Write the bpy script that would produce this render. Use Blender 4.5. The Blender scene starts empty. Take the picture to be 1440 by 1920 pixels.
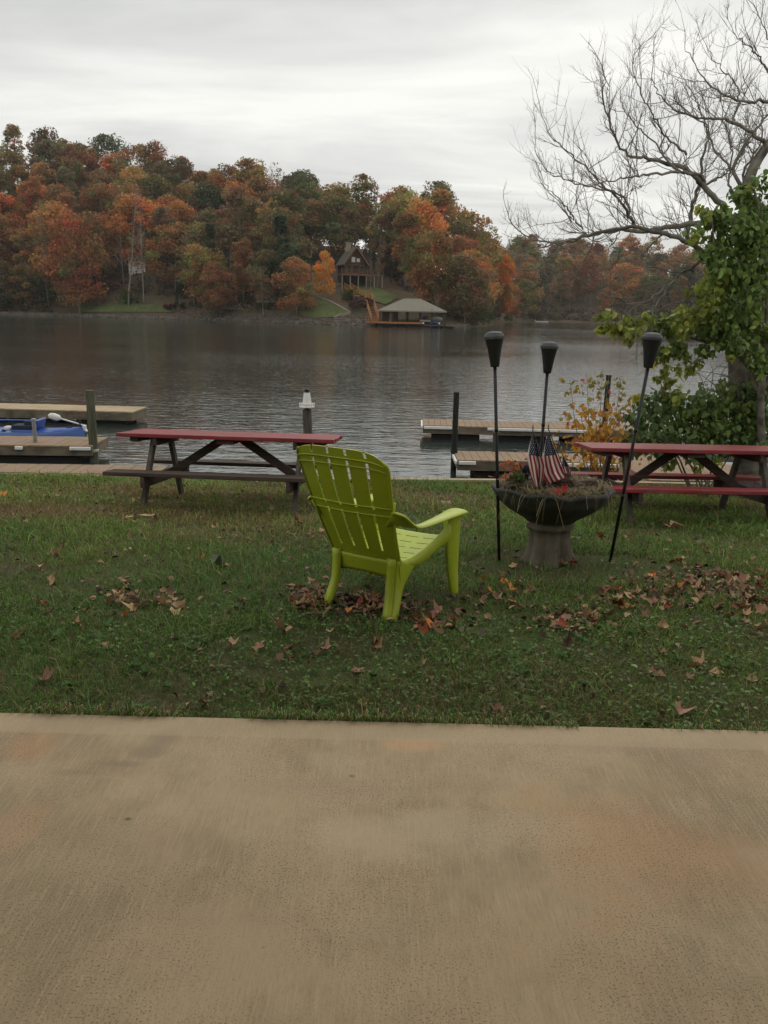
import bpy, bmesh, math, random
import numpy as np
from mathutils import Vector, Matrix
S = bpy.context.scene
COL = S.collection
rng = np.random.default_rng(11)
random.seed(5)
R = math.radians

# ------------------------------------------------------------------ camera
FP, PITCH, ROLL = 1530.0, R(13.84), R(1.2)
EYE = np.array([0.0, 0.0, 1.6])
cam_d = bpy.data.cameras.new("camera")
cam = bpy.data.objects.new("camera", cam_d)
COL.objects.link(cam)
cam.matrix_world = Matrix.Translation((0, 0, 1.6)) @ Matrix.Rotation(math.pi/2-PITCH, 4, 'X') @ Matrix.Rotation(ROLL, 4, 'Z')
cam_d.sensor_fit = 'VERTICAL'
cam_d.sensor_height = 24.0
cam_d.lens = FP/1920*24.0
cam_d.clip_start = 0.05
cam_d.clip_end = 3000
S.camera = cam
# ------------------------------------------------------------------ world: overcast, banded cloud over a faint daylight sky
SUN_EL, SUN_AZ = R(38), R(20)          # behind thin cloud, ahead of the viewer and a little right
w = bpy.data.worlds.new("World"); S.world = w; w.use_nodes = True
N = w.node_tree.nodes; L = w.node_tree.links; N.clear()
def wn(t, **k):
    n = N.new(t)
    for a, b in k.items(): setattr(n, a, b)
    return n
out = wn('ShaderNodeOutputWorld')
sky = wn('ShaderNodeTexSky', sky_type='NISHITA', sun_disc=False, sun_elevation=SUN_EL, sun_rotation=SUN_AZ)
bg1 = wn('ShaderNodeBackground'); bg1.inputs['Strength'].default_value = 0.06
L.new(sky.outputs[0], bg1.inputs['Color'])
tc = wn('ShaderNodeTexCoord'); sep = wn('ShaderNodeSeparateXYZ'); L.new(tc.outputs['Generated'], sep.inputs[0])
def wm(op, a, b=None, c=None):
    n = wn('ShaderNodeMath', operation=op)
    for i, v in enumerate((a, b, c)):
        if v is None: continue
        if isinstance(v, (int, float)): n.inputs[i].default_value = v
        else: L.new(v, n.inputs[i])
    return n.outputs[0]
zc = wm('ADD', wm('MAXIMUM', sep.outputs['Z'], 0.0), 0.12)
px_, py_ = wm('DIVIDE', sep.outputs['X'], zc), wm('DIVIDE', sep.outputs['Y'], zc)
cmb = wn('ShaderNodeCombineXYZ'); L.new(px_, cmb.inputs[0]); L.new(py_, cmb.inputs[1])
mp = wn('ShaderNodeMapping'); mp.inputs['Rotation'].default_value = (0, 0, R(-9)); mp.inputs['Scale'].default_value = (0.55, 1.1, 1); mp.inputs['Location'].default_value = (3.1, 1.7, 0)
L.new(cmb.outputs[0], mp.inputs[0])
nz = wn('ShaderNodeTexNoise'); nz.inputs['Scale'].default_value = 0.95; nz.inputs['Detail'].default_value = 5.5; nz.inputs['Roughness'].default_value = 0.55; nz.inputs['Distortion'].default_value = 0.6
L.new(mp.outputs[0], nz.inputs[0])
cr = wn('ShaderNodeValToRGB')
e = cr.color_ramp.elements
e[0].position = 0.37; e[0].color = (0.69, 0.695, 0.675, 1)
e[1].position = 0.65; e[1].color = (1.10, 1.09, 1.03, 1)
m_ = cr.color_ramp.elements.new(0.5); m_.color = (0.87, 0.87, 0.835, 1)
L.new(nz.outputs['Fac'], cr.inputs[0])
# brighter strip low above the horizon, brighter zenith
low = wm('MULTIPLY', wm('POWER', wm('SUBTRACT', 1.0, wm('MAXIMUM', sep.outputs['Z'], 0.0)), 14.0), 0.16)
zen = wm('MULTIPLY', wm('POWER', wm('MAXIMUM', sep.outputs['Z'], 0.0), 1.5), 0.35)
bst = wm('ADD', wm('ADD', low, zen), 0.93)
bg2 = wn('ShaderNodeBackground'); L.new(cr.outputs[0], bg2.inputs['Color']); L.new(bst, bg2.inputs['Strength'])
mx = wn('ShaderNodeMixShader'); mx.inputs[0].default_value = 0.93
L.new(bg1.outputs[0], mx.inputs[1]); L.new(bg2.outputs[0], mx.inputs[2]); L.new(mx.outputs[0], out.inputs[0])
# ------------------------------------------------------------------ sun through thick cloud
sd = bpy.data.lights.new("sun", 'SUN'); sd.energy = 0.7; sd.angle = R(35); sd.color = (1, 0.96, 0.87)
so = bpy.data.objects.new("sun", sd); COL.objects.link(so)
sdir = Vector((math.sin(SUN_AZ)*math.cos(SUN_EL), math.cos(SUN_AZ)*math.cos(SUN_EL), math.sin(SUN_EL)))
so.rotation_euler = sdir.to_track_quat('Z', 'Y').to_euler()
HAZE = 0.00015
vs = S.view_settings
vs.view_transform = 'Standard'; vs.look = 'None'; vs.exposure = 0.0; vs.gamma = 1.0; vs.use_curve_mapping = False
S.cycles.max_bounces = 6; S.cycles.transparent_max_bounces = 4; S.cycles.caustics_reflective = False; S.cycles.caustics_refractive = False

# ------------------------------------------------------------------ helpers
def _rx(a): c, s = math.cos(a), math.sin(a); return np.array([[1,0,0],[0,c,-s],[0,s,c]])
def _ry(a): c, s = math.cos(a), math.sin(a); return np.array([[c,0,s],[0,1,0],[-s,0,c]])
def _rz(a): c, s = math.cos(a), math.sin(a); return np.array([[c,-s,0],[s,c,0],[0,0,1]])
CM = _rx(math.pi/2-PITCH) @ _rz(ROLL)
def ray(x, y): return CM @ np.array([(x-720)/FP, -(y-960)/FP, -1.0])
def at_z(x, y, z): d = ray(x, y); return EYE + d*((z-1.6)/d[2])
def at_y(x, y, Y): d = ray(x, y); return EYE + d*(Y/d[1])
WATER = -1.4

class MB:
    def __init__(s): s.v = []; s.f = []; s.n = 0
    def add(s, v, f):
        v = np.asarray(v, float); s.v.append(v); s.f += [tuple(i+s.n for i in q) for q in f]; s.n += len(v); return s
    def box(s, c, d, rot=None, taper=1.0):
        x, y, z = np.array(d)/2
        v = np.array([[-x,-y,-z],[x,-y,-z],[x,y,-z],[-x,y,-z],[-x*taper,-y*taper,z],[x*taper,-y*taper,z],[x*taper,y*taper,z],[-x*taper,y*taper,z]])
        if rot is not None: v = v @ np.array(rot).T
        return s.add(v+np.array(c), [(0,3,2,1),(4,5,6,7),(0,1,5,4),(1,2,6,5),(2,3,7,6),(3,0,4,7)])
    def bar(s, a, b, w_, h_, up=(0,0,1)):
        a, b = np.array(a, float), np.array(b, float); d = b-a; ln = np.linalg.norm(d); d /= ln
        u = np.array(up, float); u = u - d*(u@d)
        if np.linalg.norm(u) < 1e-4: u = np.array([0,1.0,0]); u = u - d*(u@d)
        u /= np.linalg.norm(u); r = np.cross(d, u)
        return s.box((a+b)/2, (w_, ln, h_), np.stack([r, d, u], 1))
    def tube(s, P, rad, n=8, cap=True):
        P = np.asarray(P, float); k = len(P); rad = np.broadcast_to(rad, (k,)).astype(float)
        T = np.gradient(P, axis=0); T /= np.linalg.norm(T, axis=1)[:, None]+1e-12
        ref = np.array([0,0,1.0]) if abs(T[0][2]) < 0.8 else np.array([1.0,0,0])
        a = np.arange(n)*2*math.pi/n; V = []
        for i in range(k):
            u = np.cross(T[i], ref); u /= np.linalg.norm(u)+1e-12; v = np.cross(T[i], u); ref = -np.cross(T[i], u) if False else ref
            V.append(P[i]+rad[i]*(np.cos(a)[:, None]*u+np.sin(a)[:, None]*v))
        F = [(i*n+j, i*n+(j+1) % n, (i+1)*n+(j+1) % n, (i+1)*n+j) for i in range(k-1) for j in range(n)]
        if cap: F += [tuple(range(n))[::-1], tuple((k-1)*n+j for j in range(n))]
        return s.add(np.concatenate(V), F)
    def lathe(s, prof, n=32, mod=None, c=(0,0,0), axis=None, cap=True):
        k = len(prof); V = []
        for (r, z) in prof:
            for j in range(n):
                a = 2*math.pi*j/n; rr, zz = (r, z) if mod is None else mod(r, z, a)
                V.append((rr*math.cos(a), rr*math.sin(a), zz))
        V = np.array(V)
        if axis is not None: V = V @ np.array(axis).T
        F = [(i*n+j, i*n+(j+1) % n, (i+1)*n+(j+1) % n, (i+1)*n+j) for i in range(k-1) for j in range(n)]
        if cap: F += [tuple(range(n))[::-1], tuple((k-1)*n+j for j in range(n))]
        return s.add(V+np.array(c), F)
    def build(s, name, mat, parent=None, bevel=0.0, smooth=False, segs=2):
        me = bpy.data.meshes.new(name)
        me.from_pydata([tuple(p) for p in np.concatenate(s.v)], [], s.f); me.update()
        if mat: me.materials.append(mat)
        if smooth: me.shade_smooth()
        o = bpy.data.objects.new(name, me); COL.objects.link(o)
        if parent: o.parent = parent
        if bevel:
            b = o.modifiers.new('bevel', 'BEVEL'); b.width = bevel; b.segments = segs; b.limit_method = 'ANGLE'
        return o

def fast_mesh(name, V, F, mat, col=None, smooth=False, parent=None, link=True):
    """V (n,3), F (m,k) fixed size faces."""
    me = bpy.data.meshes.new(name); V = np.ascontiguousarray(V, dtype=np.float32); F = np.ascontiguousarray(F, dtype=np.int32)
    k = F.shape[1]
    me.vertices.add(len(V)); me.vertices.foreach_set('co', V.ravel())
    me.loops.add(F.size); me.loops.foreach_set('vertex_index', F.ravel())
    me.polygons.add(len(F)); me.polygons.foreach_set('loop_start', np.arange(0, F.size, k, dtype=np.int32))
    me.update(calc_edges=True)
    if smooth: me.polygons.foreach_set('use_smooth', np.ones(len(F), dtype=bool))
    if col is not None:
        at = me.color_attributes.new('Col', 'FLOAT_COLOR', 'POINT')
        c = np.ones((len(V), 4), dtype=np.float32); c[:, :3] = col; at.data.foreach_set('color', c.ravel())
    if mat: me.materials.append(mat)
    if not link: return me
    o = bpy.data.objects.new(name, me); COL.objects.link(o)
    if parent: o.parent = parent
    return o
def rot_rand(n, tilt=None):
    """n random rotation matrices; tilt limits how far z leans."""
    a = rng.uniform(0, 2*math.pi, n); b = rng.uniform(0, math.pi, n) if tilt is None else rng.uniform(0, tilt, n); c = rng.uniform(0, 2*math.pi, n)
    ca, sa, cb, sb, cc, sc = np.cos(a), np.sin(a), np.cos(b), np.sin(b), np.cos(c), np.sin(c); z = np.zeros(n); o = np.ones(n)
    A = np.stack([np.stack([ca,-sa,z],1), np.stack([sa,ca,z],1), np.stack([z,z,o],1)], 1)
    B = np.stack([np.stack([o,z,z],1), np.stack([z,cb,-sb],1), np.stack([z,sb,cb],1)], 1)
    C_ = np.stack([np.stack([cc,-sc,z],1), np.stack([sc,cc,z],1), np.stack([z,z,o],1)], 1)
    return A @ B @ C_
def scatter(tv, tf, pos, rot, sc, col=None):
    """copies of template verts tv / faces tf -> V, F, Col"""
    n, k = len(pos), len(tv)
    V = np.einsum('nij,kj->nki', rot, tv)*np.reshape(sc, (n, 1, 1)) + pos[:, None, :]
    F = (np.asarray(tf)[None] + (np.arange(n)*k)[:, None, None]).reshape(-1, len(tf[0]))
    C_ = None if col is None else np.repeat(col, k, axis=0)
    return V.reshape(-1, 3), F, C_
def empty(name, loc=(0,0,0), rz=0):
    o = bpy.data.objects.new(name, None); COL.objects.link(o); o.location = loc; o.rotation_euler = (0, 0, rz); o.empty_display_size = 0.1; return o
def tag(o, label=None, cat=None, group=None, kind=None):
    if label: o['label'] = label
    if cat: o['category'] = cat
    if group: o['group'] = group
    if kind: o['kind'] = kind
    return o
def clone(o, parent=None):
    c = o.copy(); COL.objects.link(c)
    if parent: c.parent = parent
    for ch in o.children: clone(ch, c)
    return c
def paint(o, c):
    o.color = (*c, 1)
    for ch in o.children: paint(ch, c)

# ------------------------------------------------------------------ materials
def mat(name, base=(0.5,0.5,0.5), rough=0.7, noise=None, bump=None, attr=False, objcol=False, transl=0.0, spec=None, coords='Object', mapping=None, metal=0.0, sheen=None):
    """noise: list of (scale, detail, (r,g,b) other colour, lo, hi[, mapping scale]) layered over base; bump: (scale, strength, distance[, mapping scale])"""
    m = bpy.data.materials.new(name); m.use_nodes = True; nt = m.node_tree; nn, ll = nt.nodes, nt.links
    b = nn['Principled BSDF']; b.inputs['Roughness'].default_value = rough; b.inputs['Metallic'].default_value = metal
    if spec is not None: b.inputs['Specular IOR Level'].default_value = spec
    t = nn.new('ShaderNodeTexCoord')
    def mapped(sc):
        if sc is None: return t.outputs[coords]
        mm = nn.new('ShaderNodeMapping'); mm.inputs['Scale'].default_value = sc; ll.new(t.outputs[coords], mm.inputs[0]); return mm.outputs[0]
    rgb = nn.new('ShaderNodeRGB'); rgb.outputs[0].default_value = (*base, 1); c = rgb.outputs[0]
    for q in (noise or []):
        nz = nn.new('ShaderNodeTexNoise'); nz.inputs['Scale'].default_value = q[0]; nz.inputs['Detail'].default_value = q[1]
        ll.new(mapped(q[5] if len(q) > 5 else None), nz.inputs[0])
        mr = nn.new('ShaderNodeMapRange'); mr.inputs['From Min'].default_value = q[3]; mr.inputs['From Max'].default_value = q[4]; ll.new(nz.outputs['Fac'], mr.inputs[0])
        mi = nn.new('ShaderNodeMix'); mi.data_type = 'RGBA'; ll.new(mr.outputs[0], mi.inputs['Factor']); ll.new(c, mi.inputs['A']); mi.inputs['B'].default_value = (*q[2], 1); c = mi.outputs['Result']
    def mul(c, other):
        mi = nn.new('ShaderNodeMix'); mi.data_type = 'RGBA'; mi.blend_type = 'MULTIPLY'; mi.inputs['Factor'].default_value = 1; ll.new(c, mi.inputs['A']); ll.new(other, mi.inputs['B']); return mi.outputs['Result']
    if attr:
        a = nn.new('ShaderNodeAttribute'); a.attribute_name = 'Col'; c = mul(c, a.outputs['Color'])
    if objcol:
        a = nn.new('ShaderNodeObjectInfo'); c = mul(c, a.outputs['Color'])
    ll.new(c, b.inputs['Base Color'])
    if bump:
        bs = bump if isinstance(bump, list) else [bump]; prev = None
        for q in bs:
            nz = nn.new('ShaderNodeTexNoise'); nz.inputs['Scale'].default_value = q[0]; nz.inputs['Detail'].default_value = 5
            ll.new(mapped(q[3] if len(q) > 3 else None), nz.inputs[0])
            bp = nn.new('ShaderNodeBump'); bp.inputs['Strength'].default_value = q[1]; bp.inputs['Distance'].default_value = q[2]; ll.new(nz.outputs['Fac'], bp.inputs['Height'])
            if prev: ll.new(prev, bp.inputs['Normal'])
            prev = bp.outputs[0]
        ll.new(prev, b.inputs['Normal'])
    if transl:
        tr = nn.new('ShaderNodeBsdfTranslucent'); ll.new(c, tr.inputs[0]); mxx = nn.new('ShaderNodeMixShader'); mxx.inputs[0].default_value = transl
        o = nn['Material Output']; ll.new(b.outputs[0], mxx.inputs[1]); ll.new(tr.outputs[0], mxx.inputs[2]); ll.new(mxx.outputs[0], o.inputs[0])
    return m
M = {}
def concrete_mat():
    m = mat('concrete', (0.40,0.325,0.215), 0.82, bump=[(70,0.3,0.004,(2.5,0.2,1)), (130,0.35,0.003)], spec=0.2)
    nt = m.node_tree; nn, ll = nt.nodes, nt.links; b = nn['Principled BSDF']
    t = nn.new('ShaderNodeTexCoord').outputs['Object']
    def noise(sc, det, mp=(1,1,1), rough=.55):
        mm = nn.new('ShaderNodeMapping'); mm.inputs['Scale'].default_value = mp; ll.new(t, mm.inputs[0]); z = nn.new('ShaderNodeTexNoise'); z.inputs['Scale'].default_value = sc; z.inputs['Detail'].default_value = det; z.inputs['Roughness'].default_value = rough; ll.new(mm.outputs[0], z.inputs[0]); return z.outputs['Fac']
    def rng_(v, a, b2, lo=0., hi=1.):
        r = nn.new('ShaderNodeMapRange'); r.interpolation_type = 'SMOOTHSTEP'; ll.new(v, r.inputs[0])
        for k, x in zip((1,2,3,4), (a,b2,lo,hi)): r.inputs[k].default_value = x
        return r.outputs[0]
    def mth(op, a, b2=None):
        n = nn.new('ShaderNodeMath'); n.operation = op
        for i_, v in enumerate((a, b2)):
            if v is None: continue
            if isinstance(v, (int, float)): n.inputs[i_].default_value = v
            else: ll.new(v, n.inputs[i_])
        return n.outputs[0]
    def mix(f, a, col):
        n = nn.new('ShaderNodeMix'); n.data_type = 'RGBA'; ll.new(f, n.inputs['Factor'])
        if isinstance(a, tuple): n.inputs['A'].default_value = (*a, 1)
        else: ll.new(a, n.inputs['A'])
        n.inputs['B'].default_value = (*col, 1); return n.outputs['Result']
    c = mix(rng_(noise(1.3, 6, (1,1,1), .62), .40, .62), (0.345,0.289,0.180), (0.245,0.207,0.130))
    c = mix(mth('MULTIPLY', rng_(noise(3.2, 5, (1,.8,1)), .46, .72), .7), c, (0.36,0.312,0.203))
    c = mix(mth('MULTIPLY', rng_(noise(42, 4, (3.2,.14,1)), .42, .8), .75), c, (0.385,0.33,0.215))
    c = mix(mth('MULTIPLY', rng_(noise(60, 5, (3.0,.35,1), .7), .46, .85), .8), c, (0.19,0.158,0.10))
    wob = noise(2.6, 5, (1,1,1), .65)
    sp = nn.new('ShaderNodeSeparateXYZ'); ll.new(t, sp.inputs[0])
    for (px, py, wpx, hpx, col, am) in STAINS:
        p = at_z(px, py, 0); rx_ = abs(at_z(px+wpx, py, 0)[0]-p[0]); ry_ = abs(at_z(px, py-hpx, 0)[1]-p[1])
        dx = mth('DIVIDE', mth('SUBTRACT', sp.outputs[0], float(p[0])), rx_); dy = mth('DIVIDE', mth('SUBTRACT', sp.outputs[1], float(p[1])), ry_)
        d = mth('ADD', mth('SQRT', mth('ADD', mth('MULTIPLY', dx, dx), mth('MULTIPLY', dy, dy))), mth('MULTIPLY', mth('SUBTRACT', wob, .5), 2.6))
        c = mix(mth('MULTIPLY', rng_(d, 1.15, .35), am), c, col)
    c = mix(mth('MULTIPLY', mth('MULTIPLY', rng_(noise(170, 3), .555, .63), rng_(noise(1.9, 5), .36, .58)), .85), c, (0.13,0.10,0.065))
    c = mix(mth('MULTIPLY', rng_(noise(38, 3), .70, .76), .7), c, (0.20,0.165,0.11))
    # hand-tooled smoother margin along the edge
    edge = rng_(mth('ADD', sp.outputs[1], mth('MULTIPLY', wob, .02)), EDGE0-.005, EDGE0+.012)
    c = mix(mth('MULTIPLY', edge, .40), c, (0.37,0.32,0.215))
    n_ = nn.new('ShaderNodeMix'); n_.data_type = 'RGBA'; n_.blend_type = 'MULTIPLY'; n_.inputs['Factor'].default_value = 1; ll.new(c, n_.inputs['A']); n_.inputs['B'].default_value = (1.17,1.06,1.03,1); c = n_.outputs['Result']
    ll.new(c, b.inputs['Base Color']); return m
STAINS = [(1200,1590,230,120,(0.345,0.215,0.108),.42),(1060,1800,240,90,(0.32,0.225,0.13),.22),(770,1395,70,14,(0.44,0.29,0.165),.6),(60,1395,70,35,(0.37,0.235,0.13),.5),(40,1540,60,60,(0.37,0.245,0.14),.35),
  (300,1385,34,22,(0.21,0.18,0.125),.6),(268,1412,46,16,(0.20,0.17,0.12),.6),(215,1434,66,10,(0.20,0.17,0.12),.6),(140,1450,60,7,(0.22,0.19,0.13),.5),(1290,1425,60,28,(0.25,0.205,0.14),.5),(820,1560,260,50,(0.41,0.36,0.25),.4),(200,1600,170,70,(0.30,0.25,0.17),.4),(600,1480,200,25,(0.30,0.25,0.175),.45),(420,1760,200,80,(0.33,0.27,0.18),.4),
  (231,1537,11,5,(0.10,0.085,0.06),.9),(651,1455,10,5,(0.14,0.12,0.085),.8),(1180,1400,160,16,(0.29,0.24,0.17),.5)]
EDGE0 = 2.835
M['concrete'] = concrete_mat()
M['stain'] = mat('stain', (0.26,0.235,0.19), 0.8, noise=[(30,3,(0.36,0.32,0.25),0.4,0.7)], spec=0.2)
M['soil'] = mat('soil', (0.062,0.058,0.028), 0.95, noise=[(1.3,4,(0.050,0.075,0.022),0.4,0.6), (14,4,(0.09,0.068,0.040),0.5,0.75)], bump=(30,0.6,0.02), spec=0.1)
M['grass'] = mat('grass', (1,1,1), 0.55, attr=True, transl=0.25, spec=0.25)
M['leaf_dead'] = mat('leaf_dead', (1,1,1), 0.65, noise=[(14,4,(0.55,0.45,0.40),0.45,0.75), (60,3,(0.75,0.65,0.6),0.5,0.8)], objcol=True, transl=0.12, spec=0.2)
M['leaf_dead_attr'] = mat('leaf_dead_attr', (1,1,1), 0.65, attr=True, transl=0.1, spec=0.2)
M['leaf'] = mat('leaf', (1,1,1), 0.42, attr=True, transl=0.42, spec=0.35)
M['far_leaf'] = mat('far_leaf', (1,1,1), 0.7, attr=True, objcol=True, transl=0.35, spec=0.1)
M['far_bark'] = mat('far_bark', (0.16,0.135,0.11), 0.9, noise=[(1.2,3,(0.24,0.215,0.185),0.4,0.7)], spec=0.1)
M['pale_bark'] = mat('pale_bark', (0.27,0.245,0.205), 0.9, noise=[(0.8,3,(0.18,0.155,0.13),0.4,0.7)], spec=0.1)
M['bark'] = mat('bark', (0.25,0.228,0.195), 0.9, noise=[(6,5,(0.09,0.078,0.065),0.4,0.65), (22,3,(0.25,0.235,0.20),0.5,0.8)], bump=(30,0.7,0.01,(1,1,0.4)), spec=0.15)
M['twig'] = mat('twig', (0.22,0.195,0.165), 0.85, noise=[(5,3,(0.19,0.165,0.14),0.45,0.7)], spec=0.15)
M['red_paint'] = mat('red_paint', (0.26,0.030,0.034), 0.5, noise=[(3,5,(0.17,0.022,0.024),0.4,0.7,(1,6,6)), (16,6,(0.17,0.11,0.09),0.56,0.70,(0.35,4,4))], bump=(20,0.25,0.004,(0.3,5,5)), spec=0.35)
M['dark_wood'] = mat('dark_wood', (0.085,0.060,0.047), 0.8, noise=[(5,5,(0.045,0.033,0.027),0.4,0.65,(0.6,6,6)), (11,5,(0.15,0.105,0.085),0.58,0.8,(0.5,6,6))], bump=(18,0.35,0.004,(0.4,5,5)), spec=0.2)
M['grey_wood'] = mat('grey_wood', (0.105,0.090,0.075), 0.85, noise=[(8,5,(0.058,0.048,0.038),0.4,0.7,(4,4,0.5)), (3,4,(0.115,0.055,0.050),0.58,0.8)], bump=(20,0.35,0.004,(4,4,0.4)), spec=0.2)
M['dock_wood'] = mat('dock_wood', (0.29,0.205,0.135), 0.85, noise=[(2.2,4,(0.24,0.165,0.11),0.45,0.7), (9,4,(0.21,0.16,0.11),0.5,0.8,(5,0.6,1))], bump=(20,0.2,0.004), spec=0.2)
M['new_wood'] = mat('new_wood', (0.42,0.335,0.215), 0.85, noise=[(1.5,4,(0.33,0.25,0.155),0.45,0.75), (10,4,(0.28,0.215,0.135),0.55,0.8,(0.5,4,4))], spec=0.2)
M['beam_wood'] = mat('beam_wood', (0.19,0.15,0.105), 0.9, noise=[(2.5,4,(0.09,0.08,0.06),0.42,0.65), (6,4,(0.27,0.215,0.15),0.55,0.8,(0.3,4,4))], spec=0.2)
M['piling'] = mat('piling', (0.115,0.115,0.072), 0.9, noise=[(7,5,(0.055,0.058,0.042),0.42,0.68,(4,4,0.4)), (2,3,(0.14,0.145,0.11),0.5,0.8)], bump=(25,0.4,0.006,(4,4,0.3)), spec=0.15)
M['dark_post'] = mat('dark_post', (0.020,0.020,0.018), 0.8, noise=[(10,4,(0.045,0.04,0.035),0.5,0.75,(3,3,0.5))], spec=0.25)
M['white'] = mat('white', (0.72,0.71,0.67), 0.5, noise=[(6,4,(0.5,0.48,0.43),0.55,0.85)], spec=0.4)
M['galv'] = mat('galv', (0.30,0.29,0.27), 0.5, noise=[(9,4,(0.2,0.19,0.17),0.45,0.7)], metal=0.4)
M['black'] = mat('black', (0.010,0.010,0.011), 0.5, noise=[(14,4,(0.018,0.018,0.019),0.5,0.8)], spec=0.4)
M['black_cap'] = mat('black_cap', (0.05,0.052,0.055), 0.6, noise=[(20,4,(0.09,0.09,0.09),0.5,0.8)], spec=0.4)
M['lime'] = mat('lime', (0.37,0.44,0.022), 0.42, noise=[(4,4,(0.30,0.365,0.02),0.45,0.8), (22,4,(0.27,0.31,0.04),0.60,0.85), (2.2,6,(0.24,0.25,0.06),0.60,0.85), (60,3,(0.20,0.20,0.06),0.66,0.78)], bump=(160,0.08,0.002), spec=0.45)
M['bowl'] = mat('bowl', (0.058,0.060,0.056), 0.75, noise=[(9,5,(0.032,0.034,0.031),0.4,0.65), (26,4,(0.085,0.085,0.08),0.6,0.85)], bump=(30,0.3,0.006), spec=0.3)
M['pedestal'] = mat('pedestal', (0.165,0.142,0.108), 0.9, noise=[(4,5,(0.095,0.08,0.06),0.4,0.65), (20,4,(0.20,0.165,0.125),0.5,0.8)], bump=(35,0.35,0.006), spec=0.15)
M['straw'] = mat('straw', (1,1,1), 0.8, attr=True, spec=0.15)
M['driftwood'] = mat('driftwood', (0.11,0.085,0.062), 0.9, noise=[(9,5,(0.045,0.034,0.026),0.42,0.62,(0.7,4,4)), (20,4,(0.17,0.14,0.105),0.58,0.8,(0.6,4,4))], bump=(22,0.8,0.015,(0.6,4,4)), spec=0.15)
M['blue'] = mat('blue', (0.018,0.060,0.30), 0.35, noise=[(3,3,(0.025,0.085,0.36),0.45,0.7)], spec=0.5)
M['blue_light'] = mat('blue_light', (0.10,0.20,0.48), 0.35, noise=[(5,3,(0.07,0.16,0.42),0.45,0.7)], spec=0.5)
M['navy'] = mat('navy', (0.012,0.018,0.035), 0.7)
M['rope'] = mat('rope', (0.55,0.52,0.45), 0.9, noise=[(40,2,(0.35,0.33,0.28),0.4,0.6)])
M['green_rope'] = mat('green_rope', (0.03,0.11,0.05), 0.7, noise=[(12,2,(0.05,0.15,0.07),0.4,0.6)])
M['silk_red'] = mat('silk_red', (0.62,0.045,0.035), 0.6, noise=[(20,3,(0.45,0.03,0.03),0.4,0.7)], transl=0.25)
M['orange_wood'] = mat('orange_wood', (0.40,0.165,0.055), 0.8, noise=[(1.2,4,(0.31,0.125,0.045),0.4,0.7), (6,3,(0.24,0.11,0.05),0.55,0.8)], spec=0.2)
M['brown_trim'] = mat('brown_trim', (0.19,0.092,0.048), 0.8, noise=[(2,3,(0.14,0.07,0.04),0.4,0.7)])
M['tan_stone'] = mat('tan_stone', (0.27,0.235,0.175), 0.9, noise=[(1.5,3,(0.27,0.23,0.17),0.4,0.7)], spec=0.1)
M['log_wall'] = mat('log_wall', (0.075,0.050,0.036), 0.85, noise=[(1.2,3,(0.05,0.034,0.026),0.4,0.7,(0.3,0.3,6))], spec=0.15)
M['shingle'] = mat('shingle', (0.125,0.115,0.095), 0.9, noise=[(3,4,(0.085,0.078,0.066),0.4,0.7,(1,1,3))], bump=(8,0.3,0.03,(1,1,4)), spec=0.15)
M['shingle_tan'] = mat('shingle_tan', (0.255,0.235,0.19), 0.9, noise=[(3,4,(0.19,0.175,0.14),0.4,0.7,(1,1,3))], bump=(8,0.3,0.03), spec=0.15)
M['pane'] = mat('pane', (0.02,0.024,0.028), 0.08, spec=0.8)
M['pale_pane'] = mat('pale_pane', (0.55,0.57,0.58), 0.25, spec=0.6)
M['shade_black'] = mat('shade_black', (0.018,0.015,0.013), 0.9)  # near-black that puts the shade under docks and decks into colour
M['riprap'] = mat('riprap', (0.125,0.108,0.088), 0.9, noise=[(0.6,3,(0.075,0.062,0.05),0.4,0.65), (2.5,3,(0.19,0.17,0.145),0.5,0.75)], spec=0.15)
M['far_grass'] = mat('far_grass', (0.105,0.135,0.05), 0.95, noise=[(0.25,4,(0.085,0.088,0.036),0.42,0.65), (1.2,3,(0.055,0.082,0.026),0.5,0.75)], bump=(1.5,0.5,0.3), spec=0.05)
M['hill'] = mat('hill', (0.12,0.085,0.058), 0.95, noise=[(0.09,4,(0.09,0.08,0.046),0.42,0.62), (0.9,4,(0.115,0.075,0.048),0.5,0.72), (3,3,(0.035,0.026,0.018),0.52,0.75)], bump=(0.8,0.9,0.6), spec=0.05)
M['mud'] = mat('mud', (0.06,0.05,0.035), 0.95)
M['house_wall'] = mat('house_wall', (0.16,0.12,0.085), 0.8, noise=[(2,3,(0.12,0.09,0.065),0.4,0.7)])
M['cream'] = mat('cream', (0.55,0.47,0.36), 0.5)

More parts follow.
